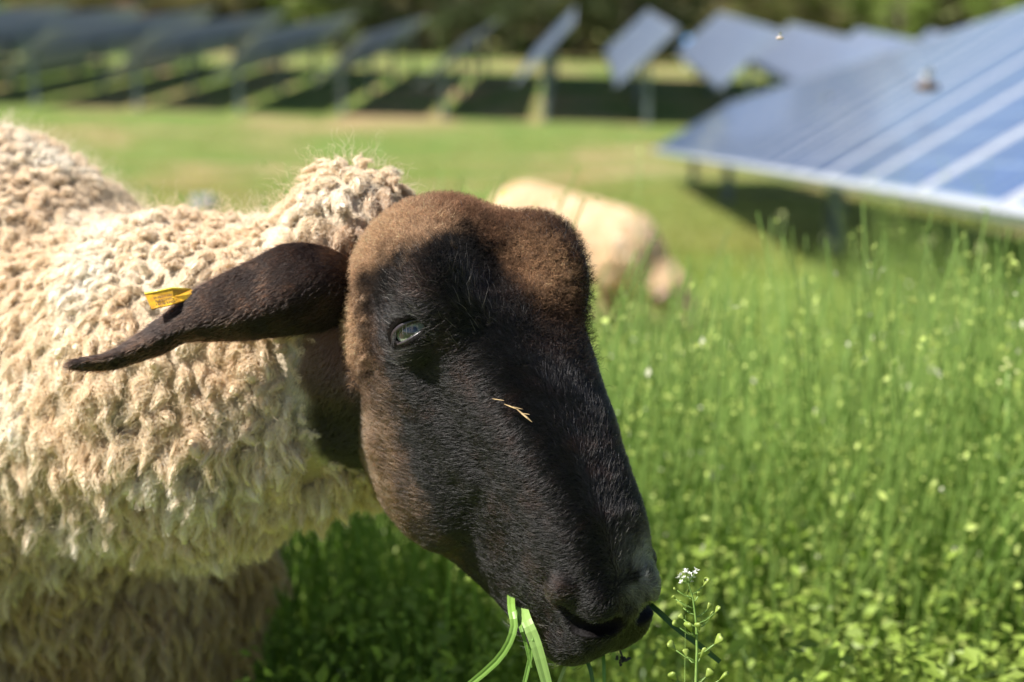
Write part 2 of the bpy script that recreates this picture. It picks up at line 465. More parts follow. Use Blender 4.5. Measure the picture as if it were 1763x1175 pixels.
def fur_strands(p, n, d, ln, lift, K=4, curl=.25):
    N = len(p); d = unit(d - n * np.sum(d * n, 1)[:, None]); ln = np.broadcast_to(ln, (N,))
    side = np.cross(n, d); js = rng.normal(0, 1, (N, 1)); d = unit(d + side * js * .22)
    lf = np.clip(lift + rng.normal(0, .12, N), .05, 1.5)[:, None]
    out = np.zeros((N, K, 3)); out[:, 0] = p - n * .0004
    for k in range(1, K):
        t = k / (K - 1)
        dd = unit(d + n * lf * (1.2 - 1.1 * t) + side * js * curl * t)
        out[:, k] = out[:, k - 1] + dd * (ln / (K - 1))[:, None]
    return out
FR = np.array([.00011, .0001, .00008, .00003])
def make_ear(name, V, Q, mirror=False):
    o = obj_np(name, V, [Q], M_SKIN, smooth=True, col=np.tile(EC * 1.2, (len(V), 1))); place(o, sheep)
    p, n = sample(V, Q, 26000)
    axis = unit((P(120, 628, 0) - P(600, 490, 60))[None])[0]
    if mirror: axis = unit((V[-1] - V[0])[None])[0]
    st = fur_strands(p, n, np.tile(axis, (len(p), 1)), rng.uniform(.003, .0075, len(p)), .30)
    nn = fbm(p / .012, 3) - .5
    c = np.clip(EC * (1 + nn[:, None] * 1.2) + np.array([.06, .026, .012]) * np.clip(nn * 2 + .3 * (rng.random(len(p)) < .2), 0, 1)[:, None], .004, 1)
    hair('ear_fur', st, FR, M_FUR, c, o)
    return o
EM = MB()
ear_near = make_ear('ear', eV, outward(eV - eV.mean(0), eQ))
# far ear: mirror image, laid back behind the head
q = w2h(eV); root = np.array([-110.0, -90.0, -150.0]); q = q - root; q[:, 0] *= -1
ca, sa = math.cos(R(62)), math.sin(R(62)); x, z = q[:, 0].copy(), q[:, 2].copy()
q[:, 0] = x * ca + z * sa * .9; q[:, 2] = -x * sa + z * ca
q = q + np.array([95.0, -60.0, -170.0])
fV = h2w(q); ear_far = make_ear('ear', fV, outward(fV - fV.mean(0), eQ), True)

# yellow ear tag, on the near ear
M_TAG = pmat('yellow_plastic', (.85, .52, .03), rough=.35, noise=(260, (.55, .27, .03)), trans=.15)
M_INK = pmat('tag_ink', (.13, .07, .02), rough=.7)
def slab(name, pts, th, m, parent):
    a = np.array([P(*q) for q in pts]); nn = unit(np.cross(a[1] - a[0], a[2] - a[0])[None])[0]
    n = len(a); V = np.concatenate([a + nn * th / 2, a - nn * th / 2, [a.mean(0) + nn * th / 2, a.mean(0) - nn * th / 2]])
    Q = [[i, (i + 1) % n, n + (i + 1) % n, n + i] for i in range(n)]
    F3 = [[i, (i + 1) % n, 2 * n] for i in range(n)] + [[n + (i + 1) % n, n + i, 2 * n + 1] for i in range(n)]
    return obj_np(name, V, [np.array(Q), np.array(F3)], m, parent, smooth=False)
tg = slab('ear_tag', [(249, 507, 6), (261, 533, -4), (296, 525, 2), (318, 518, 24), (342, 505, 34), (328, 499, 38), (297, 497, 18)], .0013, M_TAG, None)
place(tg, sheep); tg['label'] = 'yellow plastic ear tag with worn brown print'
rim = MB().tube([P(249, 506, 5), P(297, 496.5, 17), P(328, 498.5, 37)], .0007, 6).build('tag_rim', pmat('tag_rim', (.9, .68, .08), rough=.3), None, smooth=True)
rim.parent = tg; rim.matrix_parent_inverse = tg.matrix_parent_inverse.copy()
rim.matrix_parent_inverse = Matrix.Identity(4)
ink = MB()
def tagp(s_, t_):      # print area of the plate
    a = np.array([264, 511.5, 3.5]); b = np.array([296, 505, 13]); c = np.array([270, 528, -3.0])
    return P(*(a + (b - a) * s_ + (c - a) * t_)) - FW * .0009
for row, (t0, t1) in enumerate(((.04, .28), (.38, .62), (.72, .95))):
    s_ = .02
    while s_ < .97:
        w_ = random.choice((.03, .05, .07)); 
        a, b, c, d = tagp(s_, t0), tagp(s_ + w_, t0), tagp(s_ + w_, t1), tagp(s_, t1)
        ink.add([a, b, c, d], [[0, 1, 2, 3]]); s_ += w_ + random.choice((.03, .05))
ik = ink.build('tag_print', M_INK, None); ik.parent = tg

# eyes
M_EYE, n_, out_ = mat('eyeball')
b_ = n_.nodes.new('ShaderNodeBsdfPrincipled'); a_ = n_.nodes.new('ShaderNodeAttribute'); a_.attribute_name = 'col'
n_.links.new(a_.outputs['Color'], b_.inputs['Base Color']); b_.inputs['Roughness'].default_value = .12; b_.inputs['Coat Weight'].default_value = 1; b_.inputs['Coat Roughness'].default_value = .02
n_.links.new(b_.outputs[0], out_.inputs[0])
def make_eye(sgn):
    nu, nv = 96, 48; V = []; C = []
    c0 = np.array([sgn * 151.0, 5, -9])
    g = unit(np.array([[sgn * .86, .10, .5]]))[0]
    ax1 = unit(np.cross(g, [0, 1.0, 0])[None])[0]; ax2 = np.cross(g, ax1)
    for j in range(nv + 1):
        th = math.pi * j / nv
        for i in range(nu):
            ph = 2 * math.pi * i / nu
            d = g * math.cos(th) + (ax1 * math.cos(ph) + ax2 * math.sin(ph)) * math.sin(th)
            r = 38 + (3.0 * math.exp(-(th / .55) ** 2))
            V.append(c0 + d * r)
            x, y = math.sin(th) * math.cos(ph), math.sin(th) * math.sin(ph)
            fib = .75 + .5 * fbm(np.array([ph * 9, th * 4, 3.0]), 2)
            if th > 1.5: col = (.10, .07, .05)
            elif (x / .50) ** 2 + (y / .20) ** 2 < 1: col = (.006, .008, .012)
            elif math.hypot(x, y) < .86: 
                k = min(1, abs(y) / .6); col = tuple(np.array([.22, .28, .25]) * fib * (1 - k) + np.array([.45, .45, .30]) * fib * k)
            else: col = (.03, .02, .015)
            C.append(col)
    Q = [[j * nu + i, j * nu + (i + 1) % nu, (j + 1) * nu + (i + 1) % nu, (j + 1) * nu + i] for j in range(nv) for i in range(nu)]
    V = h2w(np.array(V)); o = obj_np('eye', V, [outward(V - h2w(c0), np.array(Q))], M_EYE, None, smooth=True, col=np.array(C)); place(o, sheep)
    ring = []; m = 40
    for i in range(m + 1):
        t = 2 * math.pi * i / m
        q_ = 1 + 38 * math.cos(t); sn = math.sin(t); a__ = 6 + (15 if sn > 0 else 11) * sn - 3 * math.cos(t)
        p_ = math.sqrt(max(43.0 ** 2 - (a__ - 5) ** 2 - q_ ** 2, 120)); al_, f_ = 151 + p_ * .86 - q_ * .5, -9 + p_ * .5 + q_ * .86
        ring.append(h2w([sgn * al_, a__, f_]))
    lid = MB().tube(ring, np.array([.0017 if math.sin(2 * math.pi * i / m) < -.1 else .0010 for i in range(m + 1)]), 8).build('eyelid', pmat('eyelid', (.035, .028, .032), rough=.28), None, smooth=True); lid.parent = o
    # lashes hanging over the eye
    N = 26; t = rng.uniform(math.pi * 1.08, math.pi * 1.92, N); pts = np.zeros((N, 5, 3))
    for k in range(N):
        i = t[k] / (2 * math.pi) * m; p = ring[int(i)]
        d = unit((HM[0] * sgn * 1.1 + HM[1] * .1 + HM[2] * (.6 + rng.normal(0, .25)))[None])[0]
        gdir = unit(HM[1][None])[0]; L = rng.uniform(.005, .008)
        for j in range(5): s_ = j / 4; pts[k, j] = p + d * L * s_ * .8 + gdir * L * s_ * s_ * .9
    hair('eyelashes', pts, [.00012, .00011, .0001, .00007, .00003], M_FUR, np.where(rng.random((N, 1)) < .2, [.12, .12, .13], [.012, .01, .01]), o)
    return o
make_eye(-1); make_eye(1)

# ------------------------------------------------------------------ SHEEP: face fur
camw = lambda p, n: np.where(np.einsum('ij,ij->i', n, unit(CAM - p)) > -.25, 1.0, .22)
def clear_eye(q):       # keep the opening of the eye free
    return ((np.abs(q[:, 0]) > 120) & (((q[:, 1] - 10) / 25) ** 2 + ((q[:, 2] - 5) / 52) ** 2 < 1))
p, n = sample(hVW, hQ, 300000, camw)
q = w2h(p); keep = ~clear_eye(q)
pz = -q[:, 1] + (fbm(q / 55.0, 3) - .5) * 90
nos = cone((np.abs(q[:, 0]), q[:, 1], q[:, 2]), (98, 520, 52), (84, 552, 58), 10, 10)
nos = np.minimum(nos, cone((np.abs(q[:, 0]), q[:, 1], q[:, 2]), (34, 562, 72), (78, 548, 44), 21, 15), cone((np.abs(q[:, 0]), q[:, 1], q[:, 2]), (78, 548, 44), (94, 505, 26), 14, 8) + 6)
keep &= (nos > 3)
p, n, q = p[keep], n[keep], q[keep]
nh = unit(n @ np.linalg.inv(HM) * 1.0)
flow = np.stack([np.clip(q[:, 0] / 110, -1, 1) * .5 * (q[:, 2] > -60), -.38 * np.ones(len(q)) - .5 * sstep(60, 0, q[:, 1]), -.9 * np.ones(len(q))], 1)
flow[:, 2] *= sstep(-260, -60, q[:, 1]) * .8 + .2
flow = flow + (vn3(q / 70.0) * 1.1)
fl = unit(flow @ HM)
L = rng.uniform(.0035, .0075, len(p)) * (1 + .5 * sstep(120, 260, -q[:, 2])) * (1 - .35 * sstep(420, 560, q[:, 1]))
c = head_col(q)
rr = rng.random(len(p))
brt = np.clip(rng.lognormal(0, .35, len(p)), .3, 2.6)[:, None]
c = np.clip(c * brt + (rr < .04)[:, None] * np.array([.04, .038, .042]), .004, .9)
woolly = sstep(-.2, .5, -(q[:, 1] + 90) / 120)
st = fur_strands(p, n, fl, L, .30 + .5 * woolly + .25 * sstep(150, 260, -q[:, 2]))
fo = hair('face_fur', st, FR, M_FUR, c, ho)
# long bristles round the brows and poll, chin hairs
p, n = sample(hVW, hQ, 1500, lambda pp, nn: (lambda h: ((h[:, 1] < 60) & (h[:, 2] > -60)).astype(float) + .6 * ((h[:, 1] > 520) & (h[:, 2] < -20)))(w2h(pp)))
q = w2h(p); keep = ~clear_eye(q) & (q[:, 1] > -260); p, n, q = p[keep], n[keep], q[keep]
st = fur_strands(p, n, unit(np.tile([[0, -.6, -.5]], (len(p), 1)) @ HM), rng.uniform(.006, .014, len(p)), .8, K=4)
hair('bristles', st, FR * .9, M_FUR, np.clip(np.where(rng.random((len(p), 1)) < .25, [.35, .3, .25], [.02, .014, .012]), 0, 1), ho)

# ------------------------------------------------------------------ SHEEP: fleece
G0 = np.array([0, 0, -1.0])
def locks(name, p, n, d, L, r, col, parent, m_lock, m_fib, nf, fr=.00015, K=7, ns=7, curl=1.0, flare=1.0, core=.8):
    """woolly locks: soft tapered bodies (one mesh) wrapped in crimped fibres"""
    N = len(p); t = np.linspace(0, 1, K)
    side = unit(np.cross(d, n) + rng.normal(0, .3, (N, 3))); b = unit(np.cross(d, side)); side = np.cross(b, d)
    ph = rng.uniform(0, 6.28, N)
    cen = np.zeros((N, K, 3))
    for k in range(K):
        w_ = .20 * curl * L[:, None] * (np.sin(ph + t[k] * 4.2)[:, None] * side + np.cos(ph * 1.7 + t[k] * 3.4)[:, None] * b) * t[k]
        cen[:, k] = p + d * (L * t[k])[:, None] + w_ + G0 * (L * .35 * t[k] ** 2)[:, None]
    prof = np.interp(t, [0, .3, .7, .9, 1], [.85, 1.1, 1.0, .72, .3])
    bump = 1 + .32 * np.sin(t[None] * 9 + ph[:, None]) * (t[None] > .1)
    rad = r[:, None] * prof[None] * bump
    ang = 2 * np.pi * np.arange(ns) / ns
    wob = 1 + .22 * (rng.random((N, 1, ns)) - .5) * 2
    tang = unit(np.gradient(cen, axis=1)); s2 = unit(np.cross(tang, b[:, None])); b2 = np.cross(tang, s2)
    ring = cen[:, :, None] + core * rad[:, :, None, None] * wob[..., None] * (np.cos(ang)[None, None, :, None] * s2[:, :, None] + np.sin(ang)[None, None, :, None] * b2[:, :, None])
    V = ring.reshape(-1, 3)
    k_, i_ = np.meshgrid(np.arange(K - 1), np.arange(ns), indexing='ij')
    q0 = np.stack([k_ * ns + i_, k_ * ns + (i_ + 1) % ns, (k_ + 1) * ns + (i_ + 1) % ns, (k_ + 1) * ns + i_], -1).reshape(-1, 4)
    Q = (q0[None] + (np.arange(N) * K * ns)[:, None, None]).reshape(-1, 4)
    tip = ((K - 1) * ns + np.arange(ns))[None] + (np.arange(N) * K * ns)[:, None]
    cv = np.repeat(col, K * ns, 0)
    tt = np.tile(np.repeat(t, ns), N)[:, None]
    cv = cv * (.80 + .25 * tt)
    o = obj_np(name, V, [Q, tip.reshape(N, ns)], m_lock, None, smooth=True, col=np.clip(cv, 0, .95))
    o.parent = parent
    if parent is not None: o.matrix_parent_inverse = (Matrix.Translation(parent.matrix_world.translation)).inverted() if False else Matrix.Identity(4)
    # fibres
    KF = 9; tf = np.linspace(0, 1, KF); M = N * nf; id_ = np.repeat(np.arange(N), nf)
    a0 = rng.uniform(0, 6.28, M); rr_ = rng.uniform(.45, 1.3, M) ** .6 * 1.05; f0 = rng.uniform(0, .5, M); f1 = np.clip(f0 + rng.uniform(.4, .8, M), 0, 1.12)
    pts = np.zeros((M, KF, 3)); cr = rng.uniform(.5, 1.3, M); pc = rng.uniform(0, 6.28, M)
    for k in range(KF):
        s_ = f0 + (f1 - f0) * tf[k]; sc = np.clip(s_, 0, 1) * (K - 1); i0 = np.minimum(sc.astype(int), K - 2); fr_ = (sc - i0)[:, None]
        ce = cen[id_, i0] * (1 - fr_) + cen[id_, i0 + 1] * fr_ + d[id_] * (L[id_] * np.clip(s_ - 1, 0, 1))[:, None]
        crm = .0009 * np.sin(pc * 1.7 + tf[k] * (9 + 8 * cr)) * tf[k]
        ra = crm + (rad[id_, i0] * (1 - fr_[:, 0]) + rad[id_, i0 + 1] * fr_[:, 0]) * rr_ + .0003 + .0012 * flare * tf[k] ** 2 * (rr_ > 1.05)
        an = a0 + 1.6 * s_ + .5 * cr * np.sin(pc + tf[k] * 11)
        pts[:, k] = ce + ra[:, None] * (np.cos(an)[:, None] * side[id_] + np.sin(an)[:, None] * b[id_])
    fc = col[id_] * rng.uniform(.8, 1.25, M)[:, None]
    fc = fc + (np.array([.9, .86, .78]) - fc) * (rng.random(M) ** 3 * .7)[:, None] * np.minimum(1, col[id_].mean(1) * 1.6)[:, None]
    h = hair('wool_fibres', pts, np.interp(tf, [0, .6, 1], [fr, fr, fr * .4]), m_fib, np.clip(fc, 0, .95), None)
    h.parent = o
    return o
def wts(p, n):
    z = shortzone(p); v = np.where(np.einsum('ij,ij->i', n, unit(CAM - p)) > -.3, 1.0, .25)
    v *= (z > 1.0 - .13 * sstep(.0, .05, (p - ZC) @ UP)) * (p[:, 2] > -.076 * p[:, 1] + .30)
    near = sstep(1.9, .95, p[:, 1]); return v * (.16 + near)
p, n = sample(bV, bQ, 16000, wts)
z = shortzone(p)
below = sstep(.02, -.16, n @ np.array([0, 0, 1.0]) - .12); top = sstep(.35, .8, n[:, 2])
low = sstep(.60, .44, p[:, 2])
rnd = lambda a, b: rng.uniform(a, b, len(p))
L = rnd(.009, .016) * (1 + .35 * below + .7 * low) * sstep(.95, 1.25, z) + .003
r = np.clip(rng.lognormal(math.log(.0032), .36, len(p)), .0018, .0072) * (1 - .4 * top) * (1 - .25 * low) * (.45 + .55 * sstep(1.0, 1.35, z))
tg_ = G0 - n * (n @ G0)[:, None]
d = unit(n * (.55 + .4 * top - .15 * low)[:, None] + tg_ * (.75 + .4 * low)[:, None] + rng.normal(0, .22, p.shape) + vn3(p / .035) * 1.3)
c = wool_col(p)
up = sstep(-.01, .05, (p - ZC) @ UP); brn = sstep(1.42, 1.03, z + (fbm(p / .02, 2) - .5) * .3)[:, None]
c = c * (1 - brn * .75 * up[:, None]) + np.array([.34, .19, .11]) * brn * .75 * up[:, None]
c = dirt_shade(p, c)
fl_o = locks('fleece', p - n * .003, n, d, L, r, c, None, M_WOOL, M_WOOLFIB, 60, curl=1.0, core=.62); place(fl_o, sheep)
fl_o.matrix_parent_inverse = bo.matrix_parent_inverse.copy()
# tight short curls between fleece and face (poll)
def wp(pp, nn):
    h = w2h(pp); mid = np.exp(-((h[:, 0] - 62) / 62) ** 2 - ((h[:, 1] + 40) / 88) ** 2) * (h[:, 2] > 0)
    return camw(pp, nn) * np.maximum(np.maximum(sstep(-125, -210, h[:, 1] + (fbm(h / 40.0, 2) - .5) * 110), .8 * sstep(-90, -150, h[:, 2] + (fbm(h / 30.0, 2) - .5) * 60) * sstep(30, -40, h[:, 1])), .6 * sstep(.3, .8, mid + (fbm(h / 20.0, 2) - .5) * .5)) * (h[:, 2] > -260)
p, n = sample(hVW, hQ, 6500, wp); q = w2h(p)
zz = sstep(-120, -250, q[:, 1])
c = head_col(q); zz = np.maximum(zz, sstep(60, -130, q[:, 0]) * .8); c = c * 1.1 + (np.array([.50, .33, .20]) - c) * (zz * .62 * np.clip(.4 + 1.6 * fbm(q / 30.0, 2), 0, 1))[:, None]
d = unit(n * .8 + rng.normal(0, .5, p.shape)); 
o = locks('poll_wool', p - n * .001, n, d, rng.uniform(.003, .0065, len(p)), rng.uniform(.0012, .0024, len(p)) * (.55 + .45 * sstep(-60, -170, q[:, 1])), np.clip(c * rng.uniform(.55, 1.35, len(p))[:, None], 0, .9), None, M_WOOL, M_WOOLFIB, 60, fr=.00009, K=5, ns=6, curl=1.6, core=.3)
o.parent = ho
# loose fuzz over the crown curls, thinning out into the face
def wq(pp, nn):
    h = w2h(pp); mid = np.exp(-((h[:, 0] - 62) / 75) ** 2 - ((h[:, 1] + 40) / 100) ** 2) * (h[:, 2] > 0)
    return camw(pp, nn) * np.maximum(np.maximum(sstep(-40, -190, h[:, 1] + (rng.random(len(h)) - .5) * 60), .8 * sstep(-70, -150, h[:, 2]) * sstep(60, -40, h[:, 1])), .8 * mid)
p, n = sample(hVW, hQ, 60000, wq); q = w2h(p); keep = ~clear_eye(q); p, n, q = p[keep], n[keep], q[keep]; N = len(p); K = 6
st = np.zeros((N, K, 3)); st[:, 0] = p; d = unit(n + rng.normal(0, .45, (N, 3))); s1 = unit(np.cross(d, rng.normal(0, 1, (N, 3)))); s2 = np.cross(d, s1); L = rng.uniform(.004, .0085, N); ph = rng.uniform(0, 6.28, N)
for k in range(1, K):
    t = k / (K - 1); a_ = ph + t * 7; st[:, k] = p + d * (L * (t ** .8))[:, None] + (s1 * np.cos(a_)[:, None] + s2 * np.sin(a_)[:, None]) * .0011 * t ** .5
c = head_col(q) * 1.2; c = np.clip(c * rng.lognormal(0, .4, (N, 1)) + .01, 0, .8)
h = hair('crown_fuzz', st, np.linspace(.00010, .00004, K), M_WOOLFIB, c); h.parent = ho
# flyaway fibres on the fleece
p, n = sample(bV, bQ, 26000, wts); k_ = shortzone(p) > 1.2; p, n = p[k_], n[k_]; N = len(p); K = 7; st = np.zeros((N, K, 3)); p = p + n * .006; d = unit(n + G0 * .3 + rng.normal(0, .5, (N, 3))); s1 = unit(np.cross(d, rng.normal(0, 1, (N, 3)))); s2 = np.cross(d, s1); L = rng.uniform(.008, .022, N); ph = rng.uniform(0, 6.28, N)
for k in range(K):
    t = k / (K - 1); a_ = ph + t * 9; st[:, k] = p + d * (L * t)[:, None] + (s1 * np.cos(a_)[:, None] + s2 * np.sin(a_)[:, None]) * .002 * t ** .5
h = hair('flyaway_fibres', st, np.linspace(.00009, .00004, K), M_WOOLFIB, np.clip(dirt_shade(p, wool_col(p)) * 1.05, 0, .95)); h.parent = bo
# short dark hair on the throat and neck
def wn(pp, nn): return camw(pp, nn) * (shortzone(pp) < 1.08)
p, n = sample(bV, bQ, 60000, wn); z = shortzone(p)
c = body_col(p) * rng.uniform(.6, 1.9, (len(p), 1)) 
st = fur_strands(p, n, np.tile(unit((-RT * .6 - UP * .8)[None]), (len(p), 1)) + vn3(p / .02) * 1.4, rng.uniform(.004, .009, len(p)), .45)
h = hair('neck_fur', st, FR, M_FUR, np.clip(c, .004, .8), None); h.parent = bo
# bits of straw caught in the face hair
sb = MB()
for (u0, v0, u1, v1, w_) in ((848, 687, 868, 690, 1.2), (868, 696, 893, 706, 1.8), (890, 705, 916, 727, 2.6), (880, 700, 900, 705, 1.0), (898, 712, 912, 714, 1.2)):
    a = P(u0, v0, 0); 
    pts = []
    for t in np.linspace(0, 1, 4):
        u, v = u0 + (u1 - u0) * t, v0 + (v1 - v0) * t; ray = unit((P(u, v, 0) - CAM)[None])[0]
        cand = CAM + ray * np.linspace(.70, .9, 160)[:, None]
        hs = head_sdf(tuple(w2h(cand).T)); k = int(np.argmax(hs < 4)); pts.append(cand[k] - ray * .0035)
    sb.tube(pts, [w_ * S * .5, w_ * S, w_ * S, w_ * S * .3], 5, .5)
sbo = sb.build('straw', pmat('dry_straw', (.45, .32, .16), rough=.8), None)
tag(sbo, 'dry pale brown straw bits stuck to the nose of the black-faced sheep', 'straw')

# ------------------------------------------------------------------ GROUND
YB = np.array([-6, 0, 10, 22, 32, 42, 57, 90, 140, 200, 400, 900.0])
ZB = np.array([.25, 0, -.76, -1.67, -2.36, -2.72, -2.72, -1.25, -.5, 1.5, 8, 25])
def gz(x, y):
    x = np.asarray(x, float); y = np.asarray(y, float)
    z = np.interp(y, YB, ZB)
    z = z - .030 * np.clip(x + 2, -30, 30) * sstep(35, 62, y)
    return z + (fbm(np.stack([x * .35 + 50, y * .35 + 50, 0 * x + 5], -1), 2) - .5) * .06 * sstep(2, 8, y)
def ground_mesh():
    t = np.linspace(0, 1, 230); ys = -6 + 906 * t ** 3.2 
    xs = np.linspace(-1, 1, 161); X = np.sign(xs) * np.abs(xs) ** 1.8
    V = []
    for y in ys:
        x = X * (12 + 1.3 * (y + 6)); V.append(np.stack([x, np.full_like(x, y), gz(x, np.full_like(x, y))], 1))
    V = np.concatenate(V); n = len(xs); i, j = np.meshgrid(np.arange(len(ys) - 1), np.arange(n - 1), indexing='ij')
    Q = np.stack([i * n + j, i * n + j + 1, (i + 1) * n + j + 1, (i + 1) * n + j], -1).reshape(-1, 4)
    return V, Q
m, n, out = mat('meadow_soil')
b = n.nodes.new('ShaderNodeBsdfPrincipled'); b.inputs['Roughness'].default_value = .95; b.inputs['Specular IOR Level'].default_value = .1
tc = n.nodes.new('ShaderNodeTexCoord')
def nz(scale, det=5, dist=0):
    t = n.nodes.new('ShaderNodeTexNoise'); t.inputs['Scale'].default_value = scale; t.inputs['Detail'].default_value = det; t.inputs['Distortion'].default_value = dist
    n.links.new(tc.outputs['Object'], t.inputs['Vector']); return t.outputs[0]
def ramp(src, stops):
    r = n.nodes.new('ShaderNodeValToRGB'); e = r.color_ramp.elements
    while len(e) < len(stops): e.new(.5)
    for k, (p_, c_) in enumerate(stops): e[k].position = p_; e[k].color = (*c_, 1)
    n.links.new(src, r.inputs[0]); return r.outputs[0]
def mixn(f, a, bb):
    x = n.nodes.new('ShaderNodeMix'); x.data_type = 'RGBA'; n.links.new(f, x.inputs[0]); n.links.new(a, x.inputs[6]); n.links.new(bb, x.inputs[7]); return x.outputs[2]
g1 = ramp(nz(.9, 8), [(.3, (.07, .13, .026)), (.5, (.12, .19, .04)), (.7, (.19, .22, .065))])
g2 = ramp(nz(14, 6), [(.3, (.055, .10, .02)), (.7, (.17, .21, .06))])
g3 = ramp(nz(4, 6), [(.3, (.26, .17, .09)), (.7, (.40, .27, .17))])
f1 = n.nodes.new('ShaderNodeValue'); f1.outputs[0].default_value = .5
gg = mixn(f1.outputs[0], g1, g2)
msk = ramp(nz(.22, 7, .6), [(.48, (0, 0, 0)), (.66, (.85, .85, .85))])
gg = mixn(msk, gg, g3)
n.links.new(gg, b.inputs['Base Color']); n.links.new(b.outputs[0], out.inputs[0])
gV, gQ = ground_mesh()
tag(obj_np('ground', gV, [gQ], m), kind='structure')

# ------------------------------------------------------------------ MEADOW (uncountable grass)
M_GRASS = pmat('grass_blade', (.1, .2, .03), rough=.45, attr=True, trans=.55, spec=.35)
M_POD = pmat('seed_pods', (.3, .4, .08), rough=.5, attr=True, trans=.4, spec=.3)
def in_sheep(x, y): return (body_sdf((x, y, gz(x, y) + .1)) < .0) | ((x < -.215 * y) & (y < 1.6)) | (np.hypot(x - .10, y - .84) < .10)
def blades(name, x, y, h, w, c, K=4, lean=.35, label=None):
    N = len(x); z = gz(x, y); az = rng.uniform(0, 6.28, N); ln = rng.normal(0, lean, N) 
    dx, dy = np.cos(az), np.sin(az); fa = rng.uniform(0, 3.14, N); sx, sy = np.cos(fa), np.sin(fa)
    V = np.zeros((N, K * 2 - 1, 3)); 
    for k in range(K):
        t = k / (K - 1); off = ln * h * t ** 2 * 1.2; hh = h * t * (1 - .12 * np.abs(ln) * t)
        cx, cy, cz = x + dx * off, y + dy * off, z - .01 + hh
        ww = w * (1 - t ** 1.6) / 2 
        if k < K - 1:
            V[:, 2 * k] = np.stack([cx - sx * ww, cy - sy * ww, cz], 1); V[:, 2 * k + 1] = np.stack([cx + sx * ww, cy + sy * ww, cz], 1)
        else: V[:, 2 * k] = np.stack([cx, cy, cz], 1)
    m_ = K * 2 - 1; base = (np.arange(N) * m_)[:, None]
    Q = np.concatenate([base + np.array([2 * k, 2 * k + 1, 2 * k + 3, 2 * k + 2]) for k in range(K - 2)])
    T = base + np.array([2 * K - 4, 2 * K - 3, 2 * K - 2])
    C = np.repeat(c, m_, 0)
    return obj_np(name, V.reshape(-1, 3), [Q, T], M_GRASS, smooth=False, col=np.clip(C, 0, 1))
def graze(x, y):
    return (1 - .74 * sstep(.95, .55, np.abs(x - .40)) * sstep(2.2, 3.6, y) * sstep(8.6, 7.6, y)) * (1 - .78 * sstep(4.2, 8.0, y))
def gcol(x, y, N):
    k = fbm(np.stack([x * 1.3 + 20, y * .7 + 20, 0 * x], 1), 3)[:, None]; r_ = rng.random((N, 1))
    a = np.array([.25, .37, .055]); b_ = np.array([.50, .58, .15]); c_ = np.array([.30, .34, .09])
    c = a * (1 - k) + b_ * k; c = c + (c_ - c) * (r_ > .9) * .6 ; return c * rng.uniform(.7, 1.35, (N, 1))
def scat(N, y0, y1, p=1.7, spread=.42, pad=.45):
    u = rng.random(N); q_ = 1 - p
    y = (y0 ** q_ + u * (y1 ** q_ - y0 ** q_)) ** (1 / q_); x = rng.uniform(-1, 1, N) * (spread * y + pad); return x, y
x, y = scat(190000, .9, 12.5, 1.55)
k = ~in_sheep(x, y); x, y = x[k], y[k]
edge = 10.2 + 1.6 * (fbm(np.stack([x * .6 + 9, y * 0, x * 0], 1), 2) - .5) * 2; k = (y < edge) | (rng.random(len(x)) < .12); x, y = x[k], y[k]
hn = fbm(np.stack([x * 1.1 + 40, y * 1.1 + 40, x * 0], 1), 3)
h = (.19 + .34 * hn) * rng.uniform(.55, 1.25, len(x)); w = rng.uniform(.003, .0065, len(x)) * (1 + .10 * y); h *= graze(x, y)
tag(blades('meadow_grass', x, y, h, w, gcol(x, y, len(x))), 'tall lush green grass filling the meadow round the sheep', 'grass', kind='stuff')
# broad low leaves between the blades (clover and weeds)
def leafs(name, x, y, z, s, c, m_=None, tilt=.9):
    N = len(x); a = rng.normal(0, 1, (N, 3)); nn = unit(a * tilt + np.array([0, 0, 1.0])); u = unit(np.cross(nn, rng.normal(0, 1, (N, 3)))); v = np.cross(nn, u)
    p = np.stack([x, y, z], 1); s = s[:, None]
    V = np.stack([p - u * s, p - v * s * .55 + nn * s * .12, p + u * s, p + v * s * .55 + nn * s * .12], 1)
    Q = np.arange(N * 4).reshape(N, 4)
    return obj_np(name, V.reshape(-1, 3), [Q], m_ or M_GRASS, smooth=False, col=np.clip(np.repeat(c, 4, 0), 0, 1))
x, y = scat(230000, .9, 11, 1.35); k = ~in_sheep(x, y); x, y = x[k], y[k]; N = len(x)
z = gz(x, y) + rng.uniform(.02, .50, N) * graze(x, y) * (.5 + fbm(np.stack([x * 1.1 + 40, y * 1.1 + 40, x * 0], 1), 3))
tag(leafs('clover_leaves', x, y, z, np.clip(rng.lognormal(math.log(.0042), .4, N), .002, .010) * (1 + .06 * y), gcol(x, y, N) * 1.0, tilt=.6), 'low broad green weed leaves between the grass', 'ground cover', kind='stuff')
# flowering weeds: thin stems with many little pods
NS = 22000; x, y = scat(NS, 1.25, 10.5, 1.45, pad=.35); k = ~in_sheep(x, y) & (rng.random(NS) < .15 + sstep(.30, .60, fbm(np.stack([x * 3.2 + 5, y * 1.6 + 5, x * 0], 1), 2)) + .12); x, y = x[k], y[k]; NS = len(x)
hn = fbm(np.stack([x * .9 + 70, y * .9 + 70, x * 0], 1), 3)
hs = (.36 + .62 * hn) * rng.uniform(.5, 1.2, NS) * graze(x, y); g0 = gz(x, y); lx, ly = rng.normal(0, .12, (2, NS))
K = 5; pts = np.zeros((NS, K, 3))
for k in range(K):
    t = k / (K - 1); pts[:, k] = np.stack([x + lx * hs * t ** 2, y + ly * hs * t ** 2, g0 + hs * t], 1)
hair_o = hair('weed_stems', pts, [.0021, .0019, .0016, .0013, .0008], M_GRASS, np.array([.26, .38, .10]) * rng.uniform(.7, 1.3, (NS, 1)))
